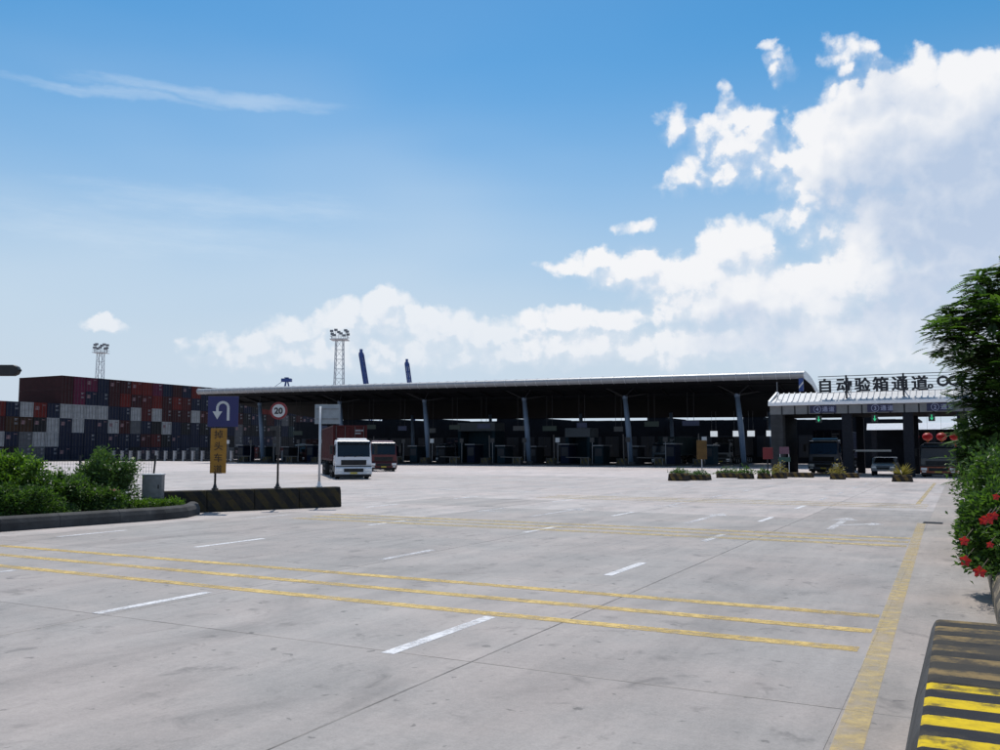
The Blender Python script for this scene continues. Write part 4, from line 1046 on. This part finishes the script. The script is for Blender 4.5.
def tractor(label, loc, rz, color, name='truck', bumper=None, group=None, glass=None, roofm=None):
    t = thing(name, label, 'truck', loc, rz, group); glass = glass or M_glass
    m = mat('cab_paint_' + '_'.join(str(round(c, 3)) for c in color), color, .35, 0, .06, 2, dirt=((.15, .14, .13), 2, .64, .35))
    # local: front at y=0 looking to -y, width along x
    W2 = 1.24
    prof = [(.06, .78), (0, 1.15), (.02, 1.62), (.30, 2.72), (.55, 2.86), (2.1, 2.92), (2.15, 1.0), (1.9, .95), (1.75, 1.12), (1.35, 1.32), (.95, 1.32), (.55, 1.12), (.42, .78)]
    b = MB(); b.prism(prof, -W2, W2, 'x')
    b.v = [(x * (1 - .06 * max(0, z_ - 1.7) / 1.2), y_, z_) for x, y_, z_ in b.v]; b.build('cab', m, t, bevel=.10, seg=4)
    b = MB(); b.prism([(.16, 2.60), (.02, 2.66), (.06, 2.76), (.30, 2.80)], -1.12, 1.12, 'x'); b.build('sun_visor', M_glass, t, bevel=.01)
    b = MB(); b.prism([(.62, 2.90), (1.2, 3.02), (2.0, 3.05), (2.05, 2.90)], -1.0, 1.0, 'x'); b.build('roof_deflector', m, t, bevel=.04)
    b = MB(); b.box(-1.2, 1.2, -.04, .3, .2, .35); b.build('skirt', M_black, t)
    b = MB(); b.box(-1.22, 1.22, -.06, .1, .935, .985); b.build('seam', M_black, t)
    def panel(z0, z1, x0, x1, off, mt, nm, par=t, th=.03):
        def yf(z): return (.02 + (z - 1.62) / 1.10 * .28) if z > 1.62 else (0 + (1.62 - z) * .0 + .0)
        b = MB(); b.add([(x0, yf(z0) - off, z0), (x1, yf(z0) - off, z0), (x1, yf(z1) - off, z1), (x0, yf(z1) - off, z1),
                         (x0, yf(z0) - off + th, z0), (x1, yf(z0) - off + th, z0), (x1, yf(z1) - off + th, z1), (x0, yf(z1) - off + th, z1)],
                        [(0,1,2,3),(7,6,5,4),(0,4,5,1),(1,5,6,2),(2,6,7,3),(3,7,4,0)])
        return b.build(nm, mt, par, bevel=.008)
    ws = panel(1.66, 2.60, -1.10, 1.10, .02, glass, 'windscreen')
    for q in (-.7, .05): 
        b = MB(); b.bar((q, -.03, 1.64), (q + .62, .02, 1.86), .025); b.build('wiper', M_black, ws)
    g_ = panel(1.05, 1.42, -.86, .86, .025, M_black, 'grille')
    for k in range(3): panel(1.13 + k * .10, 1.15 + k * .10, -.84, .84, .04, M_dark, 'grille_slat', g_)
    bm_ = bumper or m
    b = MB(); b.prism([(-.09, .36), (-.11, .85), (-.03, .93), (.42, .93), (.42, .36)], -W2 - .01, W2 + .01, 'x'); bp = b.build('bumper', bm_, t, bevel=.04)
    b = MB(); b.box(-.66, .66, -.125, -.10, .54, .80); b.build('air_intake', M_black, bp)
    b = MB(); b.box(-.24, .24, -.135, -.126, .40, .52); b.build('number_plate', mat('plate_yellow', (.55, .42, .05), .5, 0, .05), bp)
    for s in (-1, 1):
        b = MB(); x0 = s * .98; b.box(x0 - .21, x0 + .21, -.135, -.1, .60, .82); hl = b.build('headlight', M_chrome, t, bevel=.03)
        b = MB(); b.box(x0 - .14, x0 + .14, -.13, -.1, .42, .52); b.build('fog_lamp', M_chrome, bp)
        b = MB(); b.bar((s * 1.2, .32, 2.55), (s * 1.52, .12, 2.45), .04); mi = b.build('mirror_arm', M_black, t)
        b = MB(); b.box(s * 1.52 - .1, s * 1.52 + .1, .06, .18, 1.85, 2.5); b.build('mirror', M_black, mi, bevel=.03)
        b = MB(); xs = s * (W2 + .004); b.add([(xs, .42, 1.75), (xs, 1.5, 1.75), (xs, 1.5, 2.5), (xs, .58, 2.5)], [(0,1,2,3)] if s > 0 else [(3,2,1,0)]); b.build('side_window', glass, t)
        b = MB(); b.box(s * W2 - .02 + (.03 if s > 0 else -.03), s * W2 + .02 + (.03 if s > 0 else -.03), 1.42, 1.62, 1.5, 1.56); b.build('door_handle', M_black, t)
    for x in (-1.02, 1.02): wheel(t, x, 1.15)
    for y in (4.4, 5.7):
        for x in (-.88, .88): wheel(t, x, y, .5, .6)
    b = MB(); b.box(-.5, -.35, .5, 6.4, .62, .9); b.box(.35, .5, .5, 6.4, .62, .9); b.box(-1.15, -.55, 2.4, 3.6, .5, .95); b.box(.55, 1.15, 2.4, 3.6, .5, .95); b.box(-.5, .5, 4.6, 5.4, .9, 1.05); b.build('chassis', M_dark, t)
    return t
def trailer(label, loc, rz, group=None):
    t = thing('container_trailer', label, 'trailer', loc, rz, group)
    b = MB(); b.box(-.55, -.4, 0, 12.3, 1.06, 1.18); b.box(.4, .55, 0, 12.3, 1.06, 1.18); b.box(-.55, -.4, 4, 12.3, .8, 1.06); b.box(.4, .55, 4, 12.3, .8, 1.06)
    for y in (.1, 3, 6, 9, 12.05): b.box(-1.2, 1.2, y, y + .2, 1.06, 1.195)
    b.build('frame', M_dark, t)
    for y in (8.6, 9.9, 11.2):
        for x in (-.88, .88): wheel(t, x, y, .5, .6)
    for x in (-.7, .7):
        b = MB(); b.box(x - .06, x + .06, 2.6, 2.75, .05, 1.06); b.build('landing_leg', M_dark, t)
    return t
def rig(loc, rz, color, cc, lab, clab, tlab, **kw):
    tr = tractor(lab, loc, rz, color, **kw)
    M = Matrix.Translation(loc) @ Matrix.Rotation(rz, 4, 'Z')
    if tlab: trailer(tlab, M @ Vector((0, 3.0, 0)), rz)
    if clab:
        p = M @ Vector((0, 3.0, 1.197)); container(cc, clab, p, rz - math.pi / 2, None)
    return tr
CCOL['truck red'] = (.10, .012, .014)
p = gp(353.5, 479.3); rig(Vector((p.x, p.y, -.004)), R(15.0), (.60, .62, .66), 'truck red', 'white lorry cab facing the camera in the open yard', 'dark red container carried behind the white lorry cab', 'dark container trailer hitched behind the white lorry', name='lorry').scale = (1, 1, .93)
p = gp(383.5, 471.5); rig(Vector((p.x, p.y, -.004)), R(13), (.085, .004, .007), None, 'red lorry cab behind and right of the white lorry', None, 'empty dark trailer behind the red lorry cab', name='lorry').scale = (1, 1, .95)
for i, (px, v, cc, c_, wd1) in enumerate(((443, 117, 'navy blue', (.03, .05, .09), 'blue'), (660, 113, 'teal', (.04, .07, .10), 'grey-blue'), (300, 113, 'maroon', (.05, .012, .014), 'maroon'), (720, 121, 'black', (.10, .10, .105), 'grey'))):
    rig(L(u_at(px, v), v, -.004), LR, c_, cc, f'{wd1} lorry waiting in the shade under the great canopy', f'{cc} container on the {wd1} lorry under the great canopy', f'trailer of the {wd1} lorry under the great canopy', name='lorry')
M_skyglass = mat('sky_reflection_windscreen', (.03, .07, .14), .05, 0, .1, spec=1.0)  # blue of the reflected sky put into the glass colour
p = L(u_at(936, 73.0), 73.0, -.004); rig(p, LR, (.05, .055, .06), 'black', 'dark low truck with rust-red bumper coming through the gate lane under sign 2', None, None, name='truck', bumper=mat('rust_red_bumper', (.30, .08, .035), .6, 0, .2)).scale = (.98, .9, .84)
p = L(u_at(822, 79.5), 79.5, -.004); rig(p, LR, (.05, .06, .09), 'navy blue', 'dark truck with blue windscreen inside the gate lane under sign 4', 'navy container on the truck with the blue windscreen', 'trailer of the truck with the blue windscreen', name='truck', glass=M_skyglass)
# silver car waiting beside the gate column
def car(label, loc, rz, color):
    t = thing('saloon_car', label, 'car', loc, rz); m = mat('car_silver', color, .3, .3, .04)
    prof = [(0, .35), (-.02, .62), (.12, .78), (1.15, .95), (1.95, 1.40), (3.1, 1.44), (3.95, 1.02), (4.5, .96), (4.55, .4)]
    b = MB(); b.prism(prof, -.88, .88, 'x'); b.build('body', m, t, bevel=.07, seg=3)
    b = MB(); b.add([(-.72, 1.22, .985), (.72, 1.22, .985), (.62, 1.88, 1.375), (-.62, 1.88, 1.375)], [(0,1,2,3)])
    for v in range(4): b.v[v] = (b.v[v][0], b.v[v][1] - .02, b.v[v][2] + .02)
    b.build('windscreen', M_glass, t)
    b = MB(); b.box(-.45, .45, -.04, .0, .5, .64); b.build('grille', M_black, t)
    for s in (-1, 1):
        b = MB(); b.box(s * .66 - .17, s * .66 + .17, -.02, .1, .6, .74); b.build('headlight', M_chrome, t, bevel=.02)
        for y in (.9, 3.6): wheel(t, s * .8, y, .31, .2)
        b = MB(); b.add([(s * .885, 1.5, 1.0), (s * .885, 3.4, 1.0), (s * .885, 3.0, 1.33), (s * .885, 1.95, 1.33)], [(0,1,2,3)]); b.build('side_window', M_glass, t)
    return t
car('silver car in the gate lane under sign 3', L(u_at(881, 75), 75, -.004), LR, (.30, .31, .33))
bo = thing('boom_barrier', 'white boom arm across the gate lane under sign 3', 'barrier', L(u_at(850, 80), 80, -.004), LR)
b = MB(); b.box(-.2, .2, -.2, .2, 0, 1.6); b.build('boom_housing', M_gcol, bo, bevel=.03)
b = MB(); b.bar((.2, -.23, 1.95), (3.1, -.23, 1.95), .08, .16); b.build('boom_arm', M_roofw, bo)
b = MB(); b.bar((0, -.23, 1.4), (.3, -.23, 1.98), .12); b.build('boom_bracket', M_gcol, bo)

# ------------------------------------------------------------------ planters on the island tips before the gate
M_plant = stripes('planter_faded_stripes', (.02, .019, .017), (.17, .11, .03), .5, 0, .6, .6, (.06, .045, .035))
def planter(label, px, py, wpx, plant, seed, hpx=6):
    p = gp(px, py, -.004); sc = p.y / F; w_ = wpx * sc; h = hpx * sc * .9
    t = thing('planter_box', label, 'planter', p, LR)
    b = MB(); b.prism([(-w_/2, 0), (w_/2, 0), (w_/2 - .06, h), (-w_/2 + .06, h)], 0, min(w_, 1.3), 'y'); b.build('box', M_plant, t, bevel=.03)
    d = min(w_, 1.3)
    b = MB(); b.box(-w_/2 + .12, w_/2 - .12, .1, d - .1, h + .002, h + .03); b.build('soil', M_soil, t)
    rng = random.Random(seed); b = MB(); tones = []
    kind, mt, hh = plant
    if kind == 'agave':
        for k in range(34):
            a = rng.uniform(0, 6.28); e = rng.uniform(.25, 1.4); d_ = Vector((math.cos(a) * math.cos(e), math.sin(a) * math.cos(e), math.sin(e)))
            leafquad(b, Vector((0, d / 2, h)), d_, Vector((0, 0, 1)), hh * rng.uniform(.75, 1.1), .10, tones, .5)
    else:
        for k in range(240):
            x = rng.gauss(0, w_ * .28); y = d / 2 + rng.gauss(0, .28); z_ = h + abs(rng.gauss(0, .45)) * hh * (1 - min(.8, abs(x) / w_))
            leafquad(b, Vector((x, y, z_)), rdir(rng, .5), rdir(rng, .5), .17 * rng.uniform(.6, 1.3), .07, tones)
    b.tone = tones; b.build('foliage', mt, t)['kind'] = 'stuff'
    return t
planter('striped planter box at the left end of the row before the gate', 676.5, 481, 18, ('croton', M_leaf_d, .32), 1, 8)
planter('long low planter second in the row before the gate', 697, 480.5, 20, ('croton', M_leaf_m, .30), 2, 6)
planter('planter with green shrub set back behind the row of planters', 727, 478, 22, ('croton', M_leaf_d, .55), 3, 5)
planter('small planter with dark shrub beside the gate island', 744.5, 479, 14, ('croton', M_leaf_d, .5), 4, 6)
planter('small dark planter just left of the yellow-leaved plant', 763, 479, 12, ('croton', M_leaf_d, .3), 5, 6)
planter('planter with bright yellow-leaved plant at the gate end wall', 778, 478.5, 14, ('croton', M_leaf_y, .75), 6, 6)
planter('planter with yellow-leaved plant at the column between signs 4 and 3', 837, 479.5, 14, ('croton', M_leaf_y, .85), 7, 6)
planter('planter with spiky agave at the column between signs 3 and 2', 902, 482, 19, ('agave', M_leaf_y, .95), 8, 7)
planter('planter with drooping plant beside the gate lane nearest the tree', 968, 482, 16, ('croton', M_leaf_y, .7), 9, 8)
for i, (px0, px1, py) in enumerate(((786, 812, 477.5), (846, 858, 478), (716, 738, 476))):
    p = gp((px0 + px1) / 2, py, -.004); w_ = (px1 - px0) * p.y / F
    kb = thing('island_kerb_block', ['low dark kerb block right of the yellow plant at the gate end wall', 'low dark kerb block right of the yellow plant between signs 4 and 3', 'low dark kerb block in the row of planters before the gate'][i], 'kerb', p, LR)
    b = MB(); b.box(-w_/2, w_/2, 0, .8, 0, .35); b.build('block', M_plant, kb, bevel=.04)
# amber board on a white post left of the gate
p = gp(702, 470.5); p.z = -.004; am = thing('amber_board', 'upright amber board on a white post left of the gate', 'sign', p)
b = MB(); b.tube([(0, 0, 0), (0, 0, 2.7)], .06, 8); b.build('post', M_wpost, am)
b = MB(); b.box(-.5, .5, -.12, -.065, 1.1, 2.95); b.build('board', mat('dull_amber_board', (.10, .055, .010), .7, 0, .2, 3), am, bevel=.02)
p = gp(768, 476); p.z = -.004; rd = thing('red_board', 'red square board on a short post beside the gate end wall', 'sign', p, R(10))
b = MB(); b.tube([(0, 0, 0), (0, 0, 2.2)], .05, 8); b.build('post', M_dark, rd)
b = MB(); b.box(-.42, .42, -.1, -.055, 1.3, 2.2); b.build('board', mat('dull_red_board', (.15, .01, .014), .6, 0, .1), rd, bevel=.03)
p = gp(785, 476); p.z = -.004; gs = thing('notice_stand', 'notice stand with pink and green boards inside the gate end wall', 'sign', p, LR)
for x in (-.33, .33):
    b = MB(); b.tube([(x, 0, 0), (x, 0, 2.0)], .03, 8); b.build('post', M_lgrey, gs)
b = MB(); b.box(-.36, .36, -.07, -.035, 1.7, 2.25); b.build('pink_board', mat('notice_pink', (.12, .05, .08), .5, 0, .1), gs)
b = MB(); b.box(-.45, .45, -.07, -.035, 1.1, 1.45); b.build('green_board', mat('notice_green', (.012, .06, .045), .5, 0, .1), gs)

# ------------------------------------------------------------------ far things: floodlight masts and quay cranes
M_mast = mat('galvanised_mast', (.40, .42, .45), .5, .3, .1)
def mast(label, px, pytop, Y, w):
    p = pd(px, 450, Y); h = 2 + (HZ - pytop) / F * Y; t = thing('floodlight_mast', label, 'mast', (p.x, Y, -.004))
    hp = h - 3
    for sx in (-1, 1):
        for sy in (-1, 1):
            b = MB(); b.bar((sx * w/2, sy * w/2, 0), (sx * w/2 * .62, sy * w/2 * .62, hp), .22); b.build('leg', M_mast, t)
    b = MB(); n = 12
    for k in range(n):
        z0, z1 = hp * k / n, hp * (k + 1) / n; a0, a1 = w/2 * (1 - .38 * k / n), w/2 * (1 - .38 * (k + 1) / n)
        for (ax, ay, bx_, by_) in ((-1,-1,1,-1),(1,-1,1,1),(1,1,-1,1),(-1,1,-1,-1)):
            b.bar((ax*a0, ay*a0, z0), (bx_*a1, by_*a1, z1), .10); b.bar((ax*a1, ay*a1, z1), (bx_*a1, by_*a1, z1), .10)
    b.build('bracing', M_mast, t)
    b = MB(); b.box(-w*.75, w*.75, -w*.75, w*.75, hp, hp + .2); pl = b.build('platform', M_mast, t)
    b = MB()
    for q in (-1, 1): b.bar((-w*.75, q*w*.72, hp + 1.1), (w*.75, q*w*.72, hp + 1.1), .1); b.bar((q*w*.72, -w*.75, hp + 1.1), (q*w*.72, w*.75, hp + 1.1), .1)
    b.build('handrail', M_mast, pl)
    for k in range(10):
        a = 6.28318 * k / 10; x, y = math.cos(a) * w * .72, math.sin(a) * w * .72; zz = hp + 1.6 + (k % 2) * 1.2
        b = MB(); b.box(x - .55, x + .55, y - .3, y + .3, zz, zz + .75); b.bar((x, y, hp + .2), (x, y, zz), .12); b.build('floodlight', M_grey, t)
mast('tall lattice floodlight mast rising above the canopy', 338, 331, 300, 3.9)
mast('thin lattice floodlight mast behind the container stacks', 97, 345, 330, 3.1)
M_crane = mat('crane_blue', (.016, .05, .20), .5, .1, .1)
def crane(label, pxtip, pytip, lean, Y, raised):
    ht = 2 + (HZ - pytip) / F * Y; hinge = 40.0; blen_ = (ht - hinge) if raised else 0
    x0 = (pxtip - 500) / F * Y; xh = x0 + blen_ * lean
    t = thing('quay_crane', label, 'crane', (xh, Y, -.004))
    for x in (0, 16):
        for y in (-8, 8):
            b = MB(); b.bar((x, y, 0), (x, y, 42), 1.6); b.build('leg', M_crane, t)
    b = MB()
    for y in (-8, 8): b.bar((0, y, 14), (16, y, 14), 1.4); b.bar((0, y, 14), (16, y, 41), .8)
    for x in (0, 16): b.bar((x, -8, 41), (x, 8, 41), 1.6); b.bar((x, -8, 14), (x, 8, 14), 1.2)
    b.build('portal_frame', M_crane, t)
    b = MB(); b.bar((0, -2, 41.9), (40, -2, 41.9), 1.2, 1.8); b.bar((0, 2, 41.9), (40, 2, 41.9), 1.2, 1.8); b.build('rear_girder', M_crane, t)
    b = MB(); b.box(18, 30, -4, 4, 42.9, 48); b.build('machine_house', M_crane, t)
    apex = 64 if raised else ht
    b = MB(); b.bar((1, -2.5, 42), (7, -1, apex), 1.0); b.bar((1, 2.5, 42), (7, 1, apex), 1.0); b.bar((16, -2.5, 42), (7, -1, apex), .8); b.bar((16, 2.5, 42), (7, 1, apex), .8); b.box(2.0, 12.0, -3, 3, apex - 4.5, apex - 1.2); b.box(5, 9, -2, 2, apex - .8, apex); b.build('a_frame', M_crane, t)
    b = MB()
    if raised:
        tp = Vector((-blen_ * lean, 0, ht))
        for y in (-1.9, 1.9): b.bar((0, y, hinge), tp + Vector((0, y, -5)), 1.6, 2.0, up=Vector((0, 1, 0)))
        for sgn in (-1, 1): b.bar((sgn * 2.0, 0, hinge), tp + Vector((sgn * 2.0, 0, -5)), 1.5, 1.5, up=Vector((0, 1, 0)))
        b.box(tp.x - 2.2, tp.x + 2.0, -2.5, 2.5, ht - 8, ht - 3.5); b.box(tp.x - 1.4, tp.x + 1.2, -2, 2, ht - 3.5, ht)
        for k in range(1, 9):
            q = Vector((0, 0, hinge)).lerp(tp, k / 9); b.box(q.x - 1.9, q.x + 1.9, -2.3, 2.3, q.z - .55, q.z + .55)
    else:
        for y in (-1.9, 1.9): b.bar((0, y, 41.9), (-55, y, 41.9), 1.1, 1.6)
        b.bar((7, 0, ht - 1), (-40, 0, 42), .4)
    b.build('boom', M_crane, t)
crane('nearer dark blue quay crane boom raised above the canopy', 360.5, 349, .16, 900, True)
crane('smaller dark blue quay crane boom raised right of the nearer one', 406.5, 359, .13, 1000, True)
crane('dark crane head just showing above the canopy left of the mast', 286 - 7 / 900 * F, 377.5, 0, 900, False)
